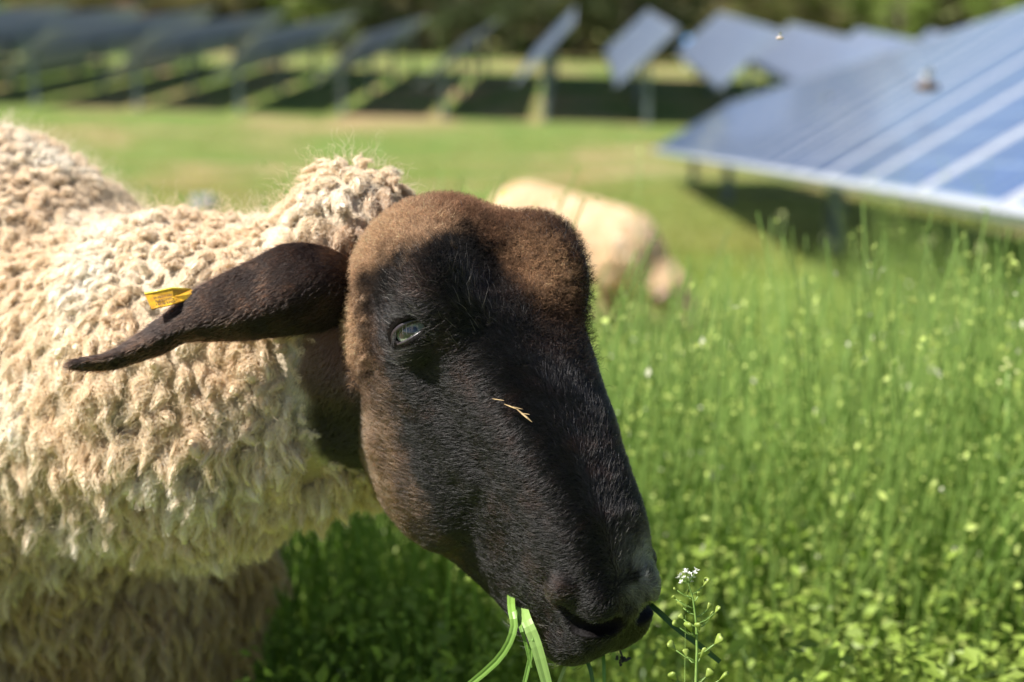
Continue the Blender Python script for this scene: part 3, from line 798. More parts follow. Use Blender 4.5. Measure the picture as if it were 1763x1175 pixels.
tag(hair_o, 'thin upright weed stems standing all over the meadow', 'weeds', kind='stuff')
NP = 19; id_ = np.repeat(np.arange(NS), NP); t = rng.uniform(.35, 1, len(id_)) ; 
px = x[id_] + lx[id_] * hs[id_] * t ** 2 + rng.normal(0, .012, len(id_)); py = y[id_] + ly[id_] * hs[id_] * t ** 2 + rng.normal(0, .012, len(id_)); pz = g0[id_] + hs[id_] * t
pc = np.where(rng.random((len(id_), 1)) < .05, [.75, .75, .55], [.50, .60, .16]) * rng.uniform(.7, 1.2, (len(id_), 1))
tag(leafs('weed_pods', px, py, pz, np.clip(rng.lognormal(math.log(.0030), .4, len(id_)), .0012, .007) * (1 + .05 * y[id_]), pc, M_POD, tilt=2.5), 'small yellow green seed pods and tiny pale flowers on the weed stems', 'weeds', kind='stuff')
# a few long broad blades that stand out
x, y = scat(1500, 1.0, 8, 1.5); k = ~in_sheep(x, y); x, y = x[k], y[k]
tag(blades('long_grass', x, y, rng.uniform(.25, .55, len(x)) * graze(x, y), rng.uniform(.007, .013, len(x)), np.array([.30, .44, .20]) * rng.uniform(.6, 1.3, (len(x), 1)), K=6, lean=.5), 'long broad pale grass blades standing among the finer grass', 'grass', kind='stuff')
# short turf further off
x, y = scat(130000, 9.5, 75, 1.35, spread=.45, pad=1); 
n_ = fbm(np.stack([x * .5 + 10, y * .5 + 10, x * 0], 1), 3); k = n_ > .36; x, y = x[k], y[k]
tag(blades('short_turf', x, y, rng.uniform(.03, .09, len(x)) * (1 + .01 * y), rng.uniform(.008, .015, len(x)) * (1 + .05 * y), gcol(x, y, len(x)) * np.array([1.0, .82, 1.1]), K=3), 'short grazed turf on the open ground before the solar rows', 'grass', kind='stuff')

# ------------------------------------------------------------------ SOLAR TRACKERS
M_ALU = pmat('white_margin', (.36, .38, .42), rough=.35, spec=.6)
M_STEEL = pmat('galvanised_steel', (.26, .30, .32), rough=.5, metal=.55, noise=(9, (.16, .19, .21)))
M_BACK = pmat('panel_back', (.34, .37, .38), rough=.5)
M_CELL, n, out = mat('blue_cells')
b = n.nodes.new('ShaderNodeBsdfPrincipled'); b.inputs['Roughness'].default_value = .22; b.inputs['Specular IOR Level'].default_value = .55; b.inputs['Sheen Weight'].default_value = .4; b.inputs['Sheen Roughness'].default_value = .45; b.inputs['Sheen Tint'].default_value = (.8, .88, .95, 1); b.inputs['Coat Weight'].default_value = .6; b.inputs['Coat Roughness'].default_value = .06
tc = n.nodes.new('ShaderNodeTexCoord'); br = n.nodes.new('ShaderNodeTexBrick'); br.offset = 0
br.inputs['Scale'].default_value = 1.0; br.inputs['Mortar Size'].default_value = .006; br.inputs['Brick Width'].default_value = .160; br.inputs['Row Height'].default_value = .160
br.inputs['Color1'].default_value = (.014, .050, .21, 1); br.inputs['Color2'].default_value = (.020, .065, .26, 1); br.inputs['Mortar'].default_value = (.20, .28, .44, 1)
n.links.new(tc.outputs['Object'], br.inputs['Vector']); n.links.new(br.outputs[0], b.inputs['Base Color']); n.links.new(b.outputs[0], out.inputs[0])
M_CELL_FAR = M_CELL.copy(); M_CELL_FAR.name = 'sky_pale_blue_cells'  # paler copy: the sky's reflection on the far rows is put into the cell colour
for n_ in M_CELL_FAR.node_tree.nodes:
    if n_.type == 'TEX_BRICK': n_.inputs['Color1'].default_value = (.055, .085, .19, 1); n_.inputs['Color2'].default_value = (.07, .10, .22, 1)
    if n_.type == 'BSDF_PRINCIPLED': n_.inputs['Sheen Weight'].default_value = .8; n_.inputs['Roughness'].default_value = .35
def module_meshes(wid, ln, marg, mcell=None):
    """one module lying in its own XY plane: X across the row (wid), Y along (ln)"""
    f = MB(); f.box((0, 0, -.018), (wid - .006, ln - .012, .035)); q0 = np.zeros(6, int); q0[4] = 1
    fm = bpy.data.objects.new('frame', mesh_np('frame', f.v[0], [f.f4[0]], [M_ALU, M_BACK], smooth=False, matidx=q0))
    c = MB(); c.box((0, 0, .0015), (wid - .07, ln - marg, .003)); cm = c.build('cell_sheet', mcell or M_CELL)
    k = MB(); k.box((0, 0, -.038), (wid - .05, ln - .05, .004)); km = k.build('back_sheet', M_BACK)
    out = (fm.data, cm.data, km.data)
    for o in (fm, cm, km): bpy.data.objects.remove(o)
    return out
def frame_at(o_, dirv, tilt):
    """matrix: Y along the row, X across it (rising to the right), Z the panel normal"""
    Y = dirv / np.linalg.norm(dirv); H = np.cross(Y, [0, 0, 1.0]); H /= np.linalg.norm(H); U = np.cross(H, Y)
    X = H * math.cos(tilt) + U * math.sin(tilt); Z = np.cross(X, Y)
    return Matrix(((X[0], Y[0], Z[0], o_[0]), (X[1], Y[1], Z[1], o_[1]), (X[2], Y[2], Z[2], o_[2]), (0, 0, 0, 1)))
def tracker(a, b, tilt, wid, ln, marg, meshes, post_ds, label, group, detail=True, post_w=.13):
    """a, b: axis ends in the world"""
    a, b = np.array(a, float), np.array(b, float); dirv = b - a; Ln = np.linalg.norm(dirv); dirv /= Ln
    root = empty('solar_tracker', (a[0], a[1], float(gz(a[0], a[1])))); tag(root, label, 'solar panels', group)
    inv = Matrix.Translation(root.location).inverted()
    M = frame_at(a, dirv, tilt)
    nm = int(Ln / ln)
    fm, cm, km = meshes
    for i in range(nm):
        T = inv @ M @ Matrix.Translation((0, (i + .5) * ln, .09))
        o = bpy.data.objects.new('solar_module', fm); link(o, root); o.matrix_local = T
        c = bpy.data.objects.new('cell_sheet', cm); link(c, o)
        if detail: k = bpy.data.objects.new('back_sheet', km); link(k, o)
    t = MB(); R3 = np.array(M.to_3x3())
    t.box(a + dirv * Ln / 2, (.11, Ln, .11), R3); o = t.build('torque_tube', M_STEEL, None); place(o, root)
    if detail:
        r = MB()
        for i in range(nm + 1):
            r.box(a + dirv * min(i * ln, Ln) + R3[:, 2] * .062, (wid * .8, .05, .03), R3)
        o = r.build('rails', M_STEEL, None); place(o, root)
    for dd in post_ds:
        if dd > Ln: break
        q_ = a + dirv * dd; g = float(gz(q_[0], q_[1])); hh = q_[2] - g + .25
        pm = MB(); c0 = np.array([q_[0], q_[1], g - .25 + hh / 2]); w_ = post_w
        pm.box(c0 + (0, w_ / 2, 0), (w_, .012, hh)); pm.box(c0 - (0, w_ / 2, 0), (w_, .012, hh)); pm.box(c0, (.012, w_ - .012, hh))
        o = pm.build('post', M_STEEL, None); place(o, root)
        hd = MB(); hd.box(q_ - (0, 0, .02), (.24, .07, .26)); hd.box(q_ + R3[:, 0] * .0 - (0, 0, .16), (.16, .16, .02)); hd.box(q_ + R3[:, 2] * .075, (.5, .1, .02), R3)
        o = hd.build('bearing', M_STEEL, None); place(o, root)
    return root
# near rows, parallel to a line that runs off slightly right and downhill
VPn = unit((FW + (1049 - 881.5) / FPX * RT - (246 - 587.5) / FPX * UP)[None])[0]
near_mesh = module_meshes(2.0, 1.0, .17)
TN = R(31.5)
Hn = unit(np.cross(VPn, [0, 0, 1.0])[None])[0]; Un = np.cross(Hn, VPn)
def near_row(lat, low, z0, z1, posts, label):
    c = CAM + Hn * (lat + math.cos(TN)) + Un * (-low + math.sin(TN))
    return tracker(c + VPn * z0, c + VPn * z1, TN, 2.0, 1.0, .17, near_mesh, [p - z0 for p in posts], label, None)
near_row(1.0, .24, 1.6, 32.6, (3.2, 11.8, 22.4, 31.5), 'nearest blue solar panel row, rising large at the right edge')
# far field
far_mesh = module_meshes(2.9, 1.05, .10, M_CELL_FAR); far_wide = module_meshes(3.5, 1.05, .10, M_CELL_FAR)
names = ['{} solar tracker row from the left edge of the far field, seen from behind'.format(w) for w in ('first', 'second', 'third', 'fourth', 'fifth', 'sixth', 'seventh', 'eighth')]
rows = []
Y0 = 60.0
for i in range(-9, 12):
    X0 = 1.37 + 4.27 * i
    rows.append((i, X0))
lab = {0: 'far solar row at the centre gap, pale panel end turned edge on', 1: 'far solar row with grey panel end, right of the centre gap', -1: 'far solar row left of the centre gap, steep panel end above a shadow',
       2: 'far blue solar row whose end dips behind the nearest panels'}
ords = ['first', 'second', 'third', 'fourth', 'fifth', 'sixth', 'seventh', 'eighth', 'ninth', 'tenth']
for i, X0 in rows:
    if i in lab: l_ = lab[i]
    elif i < 0: l_ = '%s far solar row left of the steep one, seen dark from behind' % ords[-i - 2]
    else: l_ = '%s far blue solar row beyond the one dipping behind the nearest panels' % ords[i - 3]
    g0_ = float(gz(X0, Y0)); g1_ = float(gz(X0 + 1.2, Y0 + 27)); hh = 2.75 if i in (0, 1, 2) else 2.25
    a = np.array([X0, Y0 + (0 if i < 3 else 0), g0_ + hh]); b_ = np.array([X0 + 1.25, Y0 + 27.4, g1_ + hh])
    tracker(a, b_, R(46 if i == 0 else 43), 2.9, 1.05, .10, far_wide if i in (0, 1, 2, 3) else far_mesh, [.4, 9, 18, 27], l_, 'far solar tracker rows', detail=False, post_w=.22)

# ------------------------------------------------------------------ SECOND SHEEP
def small_sheep():
    zc = 6.9; SC = .84; g = float(gz(.55, zc)); hd = R(-28)      # heading: right and towards the camera
    root = empty('grazing_sheep', (.35, zc, g)); tag(root, 'pale cream sheep grazing head down in the middle distance', 'sheep')
    fx = np.array([math.cos(hd), math.sin(hd), 0]); sd = np.array([-math.sin(hd), math.cos(hd), 0]); c0 = np.array([.35, zc, g])
    W = lambda a, b, c: c0 + SC * (fx * a + sd * b + np.array([0, 0, c]))
    def sdf(X):
        d = cone(X, W(-.36, 0, .60), W(.22, 0, .50), .215, .20)
        d = smin(d, cone(X, W(.22, 0, .50), W(.52, 0, .30), .16, .095), .08)
        d = smin(d, cone(X, W(.50, 0, .32), W(.60, 0, .20), .085, .06), .05)
        for a in (-.42, .24):
            for b in (-.12, .12):
                d = smin(d, cone(X, W(a, b, .42), W(a - .02, b, .22), .10, .045), .05); d = smin(d, cone(X, W(a - .02, b, .22), W(a, b, .0), .032, .026), .02)
        d = smin(d, cone(X, W(-.60, 0, .62), W(-.64, 0, .42), .04, .03), .03)
        return d
    lo = np.array([-.5, zc - .75, g - .05]); hi = np.array([1.3, zc + .75, g + 1.0]); Gs = grid(lo, hi, .014)
    V, Q = surfnets(sdf(Gs) + (fbm(np.stack(Gs, -1) / .045, 2) - .5) * .03, lo, .014); Q = outward(V - V.mean(0), Q)
    leg = (V[:, 2] < g + .26)
    c = np.where(leg[:, None], [.28, .18, .12], wool_col(V) * np.array([1.0, .97, .94]))
    bd = obj_np('body', V, [Q], M_WOOL, col=c); place(bd, root)
    def hs(X):
        d = cone(X, W(.585, 0, .30), W(.68, 0, .12), .06, .035); d = smin(d, cone(X, W(.60, 0, .22), W(.67, 0, .11), .05, .03), .03); return d
    lo2 = W(.63, 0, .2) - .3; Gs = grid(lo2, lo2 + .6, .008); V, Q = surfnets(hs(Gs), lo2, .008); Q = outward(V - V.mean(0), Q)
    ho2 = obj_np('head', V, [Q], M_WOOL, col=np.tile([.46, .33, .25], (len(V), 1))); place(ho2, root)
    for s_ in (-1, 1):
        pts = [W(.58, .05 * s_, .32), W(.56, .10 * s_, .32), W(.55, .155 * s_, .30), W(.55, .19 * s_, .28)]
        e = MB().tube(pts, [.015, .025, .02, .005], 10, .35).build('ear', M_WOOL, None, smooth=True, col=(.42, .30, .24)); place(e, root)
        ey = MB().tube([W(.625, .052 * s_, .235), W(.626, .066 * s_, .236)], [.011, .004], 8).build('eye', M_EYE, None, smooth=True, col=(.02, .015, .01)); place(ey, root)
    p, n_ = sample(V * 0 + 0, Q, 1) if False else (None, None)
    bV2 = np.zeros(len(bd.data.vertices) * 3, np.float32); bd.data.vertices.foreach_get('co', bV2); bV2 = bV2.reshape(-1, 3).astype(float)
    bq = np.zeros(len(bd.data.loops), np.int32); bd.data.loops.foreach_get('vertex_index', bq)
    p, nn = sample(bV2, bq.reshape(-1, 4), 26000, lambda pp, q_: (pp[:, 2] > g + .28).astype(float))
    st = fur_strands(p, nn, np.tile(G0, (len(p), 1)) + rng.normal(0, .4, p.shape), rng.uniform(.015, .03, len(p)), .9, K=4, curl=.8)
    h = hair('wool_fibres', st, [.0012, .0011, .0009, .0004], M_WOOLFIB, np.clip(wool_col(p) * np.array([1.0, .97, .93]), 0, .95)); h.parent = bd
small_sheep()

# ------------------------------------------------------------------ TREES AND BUSHES BEHIND
M_BARK = pmat('bark', (.12, .085, .06), rough=.9, noise=(4, (.22, .18, .14)), bump=.02, bscale=12)
M_LEAF = pmat('tree_leaf', (.06, .1, .02), rough=.6, attr=True, trans=.35, spec=.2)
def tree_meshes(seed, H, Rr, hue, trunk_h):
    r = np.random.default_rng(seed)
    t = MB(); top = np.array([r.normal(0, .3), r.normal(0, .3), H * .8])
    t.tube([(0, 0, -.4), (0.05, 0, trunk_h * .5), top * .5, top], [.24, .19, .13, .04], 8)
    cen = []
    for k in range(11):
        a = r.uniform(0, 6.28); z0 = r.uniform(trunk_h, H * .8); z1 = z0 + r.uniform(.3, 1.6); rad = Rr * r.uniform(.5, 1) * (1 - .5 * (z0 / H) ** 2)
        e = np.array([math.cos(a) * rad, math.sin(a) * rad, z1]); t.tube([top * (z0 / top[2]) * .9, e * .6 + top * (z0 / top[2]) * .3 + (0, 0, .2), e], [.07, .045, .015], 5); cen.append(e)
    for k in range(16):
        cen.append(np.array([r.normal(0, Rr * .45), r.normal(0, Rr * .45), r.uniform(trunk_h, H)]))
    cen = np.array(cen); n_ = 4200; k = r.integers(0, len(cen), n_); s = r.uniform(.5, 1.0, len(cen))
    d = r.normal(0, 1, (n_, 3)); d = unit(d) * (r.random((n_, 1)) ** .4) * Rr * .42 * s[k][:, None]; d[:, 2] *= .75
    p = cen[k] + d; nn = unit(d + r.normal(0, Rr * .25, (n_, 3))); u = unit(np.cross(nn, r.normal(0, 1, (n_, 3)))); v = np.cross(nn, u); sz = r.uniform(.10, .20, (n_, 1))
    V = np.stack([p - u * sz, p - v * sz * .6, p + u * sz, p + v * sz * .6], 1).reshape(-1, 3)
    col = np.array(hue) * r.uniform(.6, 1.5, (n_, 1)) * r.uniform(.75, 1.25, len(cen))[k][:, None]
    o = obj_np('crown', V, [np.arange(n_ * 4).reshape(-1, 4)], M_LEAF, smooth=False, col=np.clip(np.repeat(col, 4, 0), 0, 1)); cm = o.data; bpy.data.objects.remove(o)
    o = t.build('trunk', M_BARK, None, smooth=True); tm = o.data; bpy.data.objects.remove(o)
    return tm, cm
kinds = [('dark evergreen tree', tree_meshes(1, 11, 3.6, (.07, .095, .035), 1.0)), ('fresh green tree', tree_meshes(2, 10, 3.4, (.20, .27, .06), 1.4)),
         ('olive brown tree', tree_meshes(3, 12, 3.6, (.24, .22, .09), 2.0)), ('reddish bare-twigged tree', tree_meshes(4, 10, 3.0, (.28, .20, .13), 1.8))]
nth = {}
tx = -52.0; i = 0
while tx < 62:
    ty = 112 + rng.uniform(-4, 10); kd = int(rng.choice([0, 0, 1, 2, 2, 3])) if tx < 8 else int(rng.choice([0, 1, 2, 1, 2]))
    nm_, (tm, cm) = kinds[kd]; nth[kd] = nth.get(kd, 0) + 1
    o = empty('tree', (tx, ty, float(gz(tx, ty))), rng.uniform(0, 6.28)); s = rng.uniform(.85, 1.25); o.scale = (s, s, s)
    ordn = ['first', 'second', 'third', 'fourth', 'fifth', 'sixth', 'seventh', 'eighth', 'ninth', 'tenth', 'eleventh', 'twelfth', 'thirteenth', 'fourteenth', 'fifteenth', 'sixteenth'][nth[kd] - 1]
    tag(o, '%s %s from the left in the tree line behind the solar rows' % (ordn, nm_), 'tree', 'trees behind the solar field')
    link(bpy.data.objects.new('trunk', tm), o); link(bpy.data.objects.new('crown', cm), o)
    tx += rng.uniform(2.4, 4.4); i += 1
# a far wood that closes the view behind the single trees
N = 26000; x = rng.uniform(-95, 105, N); y = rng.uniform(126, 140, N); z = gz(x, y) + rng.uniform(0, 13, N) * (.7 + .5 * fbm(np.stack([x * .15 + 30, y * 0, x * 0], 1), 2))
tn = fbm(np.stack([x * .25 + 30, z * .3 + 9, x * 0], 1), 2)[:, None]
c = np.array([.035, .045, .02]) * (1 - tn) + np.array([.28, .27, .12]) * tn
tag(leafs('far_wood', x, y, z, rng.uniform(.5, 1.0, N), c * rng.uniform(.6, 1.4, (N, 1)), M_LEAF, tilt=3), 'dense dark woodland closing the view behind the solar field', 'woodland', kind='stuff')
# white and blue hut just seen between the trees
hx_, hy_ = P(1196, 20)[0], 0
dirh = unit((P(1196, 16) - CAM)[None])[0]; hp = CAM + dirh * (108 / dirh[1]); gh = float(gz(hp[0], hp[1]))
hut = empty('hut', (hp[0], hp[1], gh)); hut.scale = (.6, .6, .6); tag(hut, 'small white hut with blue roof among the trees beyond the solar rows', 'building')
MB().box((0, 0, 1.4), (2.0, 2.4, 2.8)).build('wall', pmat('white_wall', (.5, .5, .5), rough=.7), hut)
rf = MB(); rf.add([[-1.2, -1.4, 2.8], [1.2, -1.4, 2.8], [1.2, 1.4, 2.8], [-1.2, 1.4, 2.8], [-1.2, 0, 3.6], [1.2, 0, 3.6]], [[0, 1, 5, 4], [3, 4, 5, 2], [0, 3, 2, 1], [0, 4, 3, 3], [1, 2, 5, 5]][:3]); rf.build('roof', pmat('blue_roof', (.12, .30, .60), rough=.4), hut)
MB().box((.3, -1.21, 1.0), (.7, .04, 2.0)).build('door', pmat('grey_door', (.3, .33, .36)), hut)

# ------------------------------------------------------------------ GRASS IN THE MOUTH, NEAR PLANTS
M_BLADE = pmat('fresh_blade', (.20, .36, .07), rough=.42, attr=True, trans=.4, spec=.5)
def blade(ctrl, w, label, col=(.22, .38, .08), name='grass_blade', group='grass blades hanging from the mouth'):
    """ctrl: (u, v, w) points; flat ribbon with a keel, thin real thickness"""
    c = np.array([P(*q) for q in ctrl]); n = len(c); K = 14; pts = []
    for k in range(K):
        s = k / (K - 1) * (n - 1); i = min(int(s), n - 2); t = s - i
        p0, p1, p2, p3 = c[max(i - 1, 0)], c[i], c[i + 1], c[min(i + 2, n - 1)]
        pts.append(.5 * (2 * p1 + (p2 - p0) * t + (2 * p0 - 5 * p1 + 4 * p2 - p3) * t * t + (3 * p1 - p0 - 3 * p2 + p3) * t ** 3))
    pts = np.array(pts); tn = unit(np.gradient(pts, axis=0)); sd = unit(np.cross(tn, FW)); nn = np.cross(sd, tn); nn = np.where((nn @ FW)[:, None] > 0, -nn, nn)
    ww = w * S * np.interp(np.linspace(0, 1, K), [0, .15, .8, 1], [.75, 1, .95, .8]) / 2; V = []
    for k in range(K):
        for o, h in ((-1, 0), (-.5, -.18), (0, -.32), (.5, -.18), (1, 0), (.5, -.03), (0, -.17), (-.5, -.03)):
            V.append(pts[k] + sd[k] * o * ww[k] + nn[k] * h * ww[k])
    Q = [[k * 8 + i, k * 8 + (i + 1) % 8, (k + 1) * 8 + (i + 1) % 8, (k + 1) * 8 + i] for k in range(K - 1) for i in range(8)]
    V = np.array(V); cc = np.array(col) * (1 + .25 * (np.tile(np.arange(8) % 8 == 2, K))[:, None])
    o = obj_np(name, V, [np.array(Q)], M_BLADE, smooth=False, col=np.clip(cc, 0, 1))
    tag(o, label, 'grass', group); return o
wm = -112
blade([(892, 1015, wm + 150), (903, 1062, wm + 20), (922, 1108, wm - 6), (946, 1195, wm - 8)], 20, 'widest pale green blade hanging from the mouth of the black-faced sheep', (.30, .46, .13))
blade([(880, 1000, wm + 170), (880, 1044, wm + 30), (884, 1085, wm), (858, 1135, wm), (795, 1190, wm + 8)], 13, 'curved blade hanging leftmost from the mouth, swept off to lower left', (.24, .42, .08))
blade([(888, 1030, wm + 150), (895, 1075, wm + 8), (905, 1108, wm + 4), (914, 1150, wm + 4)], 6, 'short thin blade ending between the leftmost and the widest blade at the mouth', (.18, .34, .06))
blade([(900, 1035, wm + 150), (912, 1090, wm + 6), (914, 1125, wm + 4), (898, 1195, wm + 4)], 8, 'narrow blade bending left beside the widest blade under the mouth', (.22, .40, .08))
blade([(965, 1105, wm + 60), (985, 1122, wm + 40), (972, 1150, wm + 20), (955, 1195, wm + 10)], 6, 'short pale blade hanging from the middle of the lips, leaning left', (.40, .50, .16))
blade([(1000, 1105, wm + 60), (1008, 1130, wm + 30), (1018, 1160, wm + 20), (1022, 1195, wm + 20)], 7, 'dark green blade hanging straight under the nostril', (.08, .18, .04))
blade([(1038, 1100, wm + 60), (1039, 1130, wm + 30), (1040, 1160, wm + 20), (1041, 1195, wm + 20)], 6, 'thin upright blade under the front of the lips, rightmost of those below the chin', (.16, .32, .06))
blade([(1090, 1025, wm + 80), (1125, 1046, wm + 50), (1165, 1082, wm + 45), (1205, 1112, wm + 45), (1240, 1140, wm + 48)], 10, 'dark green blade sticking out right from the nose, behind the small white flower', (.05, .13, .035))
# small dark seed head dangling under the nose
sd_ = MB(); sd_.tube([P(1062, 1105, -40), P(1068, 1122, -40), P(1072, 1132, -40)], .0006, 5)
for k in range(16):
    a = P(1073 + rng.normal(0, 4), 1136 + rng.normal(0, 3), -40 + rng.normal(0, 4)); sd_.tube([a, a + rng.normal(0, .0016, 3)], [.0011, .0005], 5)
tag(sd_.build('seed_head', pmat('dark_seed', (.03, .03, .03), rough=.8), None), 'small dark dried seed head dangling under the nose', 'seed head')

# shepherd's purse in focus
M_STEM = pmat('stem_green', (.17, .30, .06), rough=.5, trans=.2, noise=(300, (.24, .36, .09)))
M_PODF = pmat('pod_green', (.34, .42, .09), rough=.4, trans=.35, noise=(500, (.26, .36, .07)))
M_PET = pmat('white_petal', (.85, .85, .82), rough=.5, trans=.3)
def pod_mesh(mb, c, ax, ln, wd):
    """flat heart-shaped pod: base at c, widening along ax"""
    ax = unit(np.array(ax)[None])[0]; sd = unit(np.cross(ax, rng.normal(0, 1, 3))[None])[0]; nn = np.cross(ax, sd)
    prof = [(0, .08), (.25, .38), (.55, .75), (.82, .95), (1.0, .62)]; V = []; n = 8
    for t, r_ in prof:
        for k in range(n):
            th = 2 * math.pi * k / n; V.append(c + ax * ln * t + sd * math.cos(th) * wd * r_ + nn * math.sin(th) * wd * r_ * .42)
    V += [c, c + ax * ln * .93]; F = [[i * n + k, i * n + (k + 1) % n, (i + 1) * n + (k + 1) % n, (i + 1) * n + k] for i in range(4) for k in range(n)]
    for k in range(0, n, 2): F.append([len(V) - 2, (k + 2) % n, k + 1, k]); F.append([len(V) - 1, 4 * n + k, 4 * n + k + 1, 4 * n + (k + 2) % n])
    mb.add(V, F)
def purse():
    wz = -190; base = P(1205, 1175, wz); g = float(gz(base[0], base[1]))
    root = empty('flowering_weed', (base[0], base[1], g)); tag(root, 'sharp small weed with white flowers and heart-shaped pods, right of the nose', 'wildflower')
    stem = [P(1181, 992, wz), P(1185, 1006, wz), P(1193, 1030, wz), P(1199, 1075, wz), P(1200, 1120, wz), P(1198, 1180, wz), P(1200, 1300, wz), np.array([base[0], base[1], (g + base[2]) / 2]), np.array([base[0], base[1], g - .02])]
    place(MB().tube(stem, np.array([.8, 1.1, 1.5, 1.9, 2.1, 2.5, 3, 4, 5]) * S, 7).build('stem', M_STEM, None, smooth=True), root)
    sy = np.array([992, 1006, 1030, 1075, 1120, 1180, 1300]); sx = np.array([1181, 1185, 1193, 1199, 1200, 1198, 1200])
    for (u, v, z) in ((1174, 1044, 9), (1234, 1053, 9), (1220, 1047, 8), (1222, 1066, 11), (1175, 1064, 7), (1165, 1077, 9), (1205, 1083, 9), (1190, 1086, 13), (1160, 1117, 12), (1181, 1129, 9),
                      (1233, 1107, 13), (1206, 1131, 13), (1217, 1163, 10), (1161, 1169, 11), (1242, 1169, 13), (1213, 1006, 10), (1203, 1024, 5), (1163, 1014, 5), (1160, 1029, 5), (1182, 1022, 6), (1176, 1200, 12), (1226, 1215, 12), (1165, 1245, 12), (1235, 1250, 12)):
        vb = v + abs(u - np.interp(v, sy, sx)) * .42 + 6; ub = np.interp(vb, sy, sx); dz = rng.uniform(-14, 14)
        a, c = P(ub, vb, wz), P(u + (ub - u) * .1, v + 3, wz + dz); m_ = (a + c) / 2 - UP * .0010
        ped = MB().tube([a, m_, c], .0003, 5).build('pedicel', M_STEM, None, smooth=True); place(ped, root)
        mb = MB(); pod_mesh(mb, c, (c - a) + UP * .006 * 1 + RT * rng.normal(0, .002), z * S * 1.5, z * S * .75); pd = mb.build('seed_pod', M_PODF, None, smooth=True); place(pd, root)
    for (u, v) in ((1173, 992), (1180, 988), (1187, 990), (1195, 989), (1170, 996), (1178, 997), (1186, 998), (1192, 996), (1181, 984), (1198, 984), (1175, 1004), (1188, 1003)):
        c = P(u, v, wz + rng.uniform(-8, 8)); a = P(1184, 1004, wz)
        f = MB().tube([a, (a + c) / 2 - UP * .0004, c], .00026, 5).build('flower_stalk', M_STEM, None, smooth=True); place(f, root)
        fl = MB(); up_ = unit((c - a + UP * .003)[None])[0]; s1 = unit(np.cross(up_, FW)[None])[0]; s2 = np.cross(up_, s1)
        for k in range(4):
            th = k * math.pi / 2 + rng.uniform(-.2, .2); d = s1 * math.cos(th) + s2 * math.sin(th); e = np.cross(up_, d); L_ = rng.uniform(4.4, 5.8) * S
            V = [c, c + d * L_ * .5 + up_ * L_ * .6 - e * L_ * .38, c + d * L_ * .9 + up_ * L_ * .9, c + d * L_ * .5 + up_ * L_ * .6 + e * L_ * .38]
            V += [q_ + up_ * .00015 for q_ in V]; fl.add(V, [[0, 1, 2, 3], [4, 7, 6, 5], [0, 4, 5, 1], [1, 5, 6, 2], [2, 6, 7, 3], [3, 7, 4, 0]])
        fo_ = fl.build('petals', M_PET, None); place(fo_, root)
        cb = MB(); pod_mesh(cb, c - up_ * .0006, up_, .0017, .0006); cbo = cb.build('flower_heart', M_PODF, None, smooth=True); place(cbo, root)
purse()
# taller weeds standing out of the meadow, out of focus
def tall_weed(u, v, dist, label, seed):
    r = np.random.default_rng(seed); ray = P(u, v, 0) - CAM; ray /= ray[1]; tp = CAM + ray * dist; g = float(gz(tp[0], tp[1]))
    root = empty('tall_weed', (tp[0], tp[1], g)); tag(root, label, 'weed', 'tall flowering weeds in the meadow')
    H = tp[2] - g; lx, ly = r.normal(0, .05, 2); sp = lambda t: np.array([tp[0] + lx * H * (t - 1), tp[1] + ly * H * (t - 1), g + H * t])
    place(MB().tube([sp(t) for t in np.linspace(-.02, 1, 7)], np.linspace(.0024, .0008, 7), 6).build('stem', M_STEM, None, smooth=True), root)
    n = 34; pe = MB()
    for k in range(n):
        t = .45 + .53 * k / n; b_ = sp(t); a = k * 2.4; L_ = .022 * (1.15 - .6 * (t - .45)); c = b_ + np.array([math.cos(a) * L_, math.sin(a) * L_, L_ * .5])
        pe.tube([b_, c], .0005, 4); pm = MB(); pod_mesh(pm, c, (c - b_), .0075, .0030); place(pm.build('seed_pod', M_PODF, None, smooth=True), root)
    place(pe.build('pod_stalks', M_STEM, None), root)
    fm_ = MB()
    for k in range(7):
        c = sp(1) + r.normal(0, .005, 3); fm_.tube([c, c + np.array([0, 0, .003])], [.0012, .0024], 6)
    place(fm_.build('flower_cluster', pmat('pale_buds', (.72, .76, .35), rough=.6, trans=.3) if 'pale_buds' not in bpy.data.materials else bpy.data.materials['pale_buds'], None, smooth=True), root)
    lv = leaf_part(sp, r); place(lv, root)
def leaf_part(sp, r):
    m_ = MB()
    for k in range(6):
        t = .05 + .07 * k; b_ = sp(t); a = r.uniform(0, 6.28); d = np.array([math.cos(a), math.sin(a), .5]); s = np.array([-math.sin(a), math.cos(a), 0]); L_ = r.uniform(.04, .07)
        V = [b_, b_ + d * L_ * .45 + s * L_ * .12, b_ + d * L_ * .9 - (0, 0, L_ * .2), b_ + d * L_ * .45 - s * L_ * .12]; V = V + [q_ + np.array([0, 0, .0006]) for q_ in V]
        m_.add(V, [[3, 2, 1, 0], [4, 5, 6, 7], [0, 1, 5, 4], [1, 2, 6, 5], [2, 3, 7, 6], [3, 0, 4, 7]])
    return m_.build('stem_leaves', M_STEM, None)
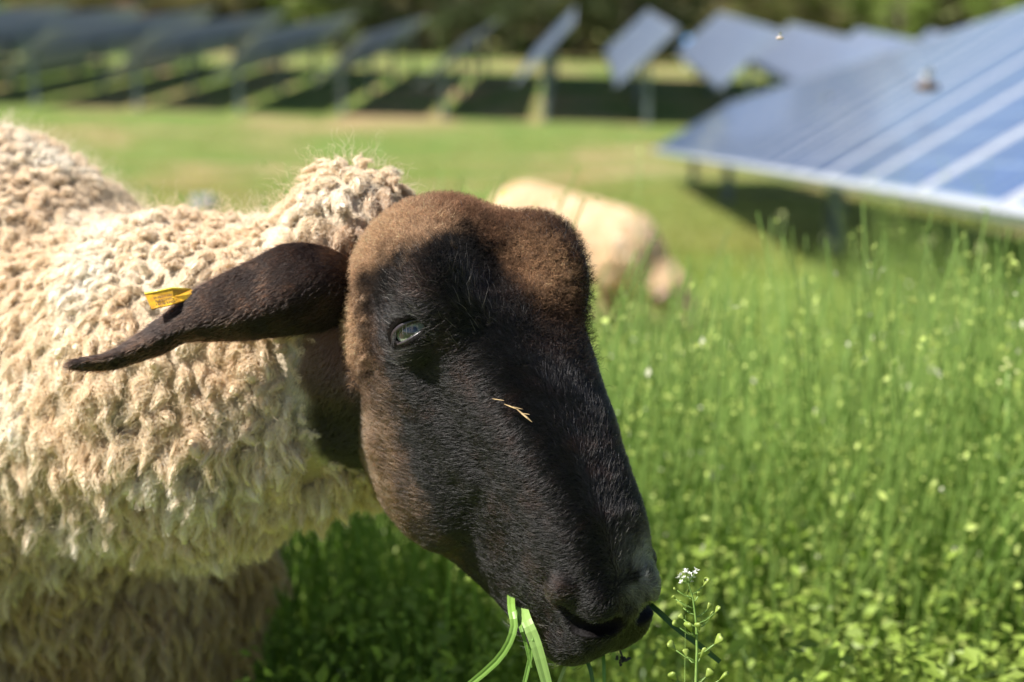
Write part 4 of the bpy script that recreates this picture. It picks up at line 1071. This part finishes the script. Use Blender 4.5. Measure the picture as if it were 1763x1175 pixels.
for args in ((1102, 262, 2.3, 'tall pale weed rising just right of the far brow, left of the nearest panel row', 1), (655, 240, 2.2, 'tall weed whose yellow green top shows over the crest of the sheep', 2),
             (1350, 372, 2.6, 'tall weed standing in front of the thick post of the nearest panel row', 3), (1598, 415, 2.4, 'tall weed before the dark shade under the nearest panels', 4), (1690, 430, 2.1, 'tall weed by the right edge, in front of the shade under the panels', 5),
             (1460, 925, 1.35, 'weed with a single pale flower low in the meadow, right of the sharp white-flowered one', 6), (1645, 560, 1.7, 'tall leaning weed in the right of the meadow below the panel shade', 7),
             (1735, 640, 1.25, 'nearest tall weed at the right edge, blurred with round pods', 8), (1550, 640, 1.9, 'weed in the middle right of the meadow, left of the leaning one', 9), (1375, 690, 1.8, 'weed with pale pods in the middle of the meadow right of the nose bridge', 10)):
    tall_weed(*args)
# grey stone on the open ground behind the neck
ray = P(352, 362, 0) - CAM; ray /= ray[1]; d_ = 16.0
for _ in range(30):
    q_ = CAM + ray * d_; d_ += (q_[2] - float(gz(q_[0], q_[1]))) * 2
q_ = CAM + ray * d_; r_ = np.array([.20, .15, .15]); Gs = grid(-np.array([.3, .3, .3]), np.array([.3, .3, .3]), .02)
V, Q = surfnets(ell(Gs, (0, 0, 0), r_) + (fbm(np.stack(Gs, -1) / .12, 3) - .5) * .09, -np.array([.3, .3, .3]), .02)
st_ = obj_np('stone', V, [outward(V, Q)], pmat('stone', (.34, .36, .40), rough=.85, noise=(12, (.22, .23, .25)), bump=.01, bscale=30)); st_.location = (q_[0], q_[1], float(gz(q_[0], q_[1])) + .07)
tag(st_, 'blue grey stone lying on the open ground behind the neck of the sheep', 'stone')
# insects in the air before the panels
M_BUG = pmat('insect', (.10, .06, .035), rough=.5); M_WING = pmat('insect_wing', (.7, .7, .7), rough=.3, trans=.5)
for (u, v, w_, s_, l_) in ((1343, 66, 350, .0022, 'tiny pale insect flying before the far blue panels'), (1597, 150, 6500, .022, 'brown insect hovering blurred before the nearest panel row')):
    c = P(u, v, w_); root = empty('insect', c); tag(root, l_, 'insect')
    place(MB().tube([c - RT * s_ * 1.2, c - RT * s_ * .4, c + RT * s_ * .5, c + RT * s_ * 1.1], [s_ * .25, s_ * .5, s_ * .45, s_ * .3], 8).build('body', M_BUG if s_ > .005 else pmat('insect_pale', (.55, .45, .38)), None, smooth=True), root)
    for k in (-1, 1):
        a = c + UP * s_ * .3; V = [a, a + UP * s_ * 1.1 - RT * s_ * .5 + FW * s_ * .8 * k, a + UP * s_ * 1.4 + FW * s_ * 1.2 * k, a + UP * s_ * .9 + RT * s_ * .4 + FW * s_ * .8 * k]
        V += [q2 + RT * .0001 for q2 in V]; place(MB().add(V, [[3, 2, 1, 0], [4, 5, 6, 7], [0, 1, 5, 4], [1, 2, 6, 5], [2, 3, 7, 6], [3, 0, 4, 7]]).build('wing', M_WING, None), root)
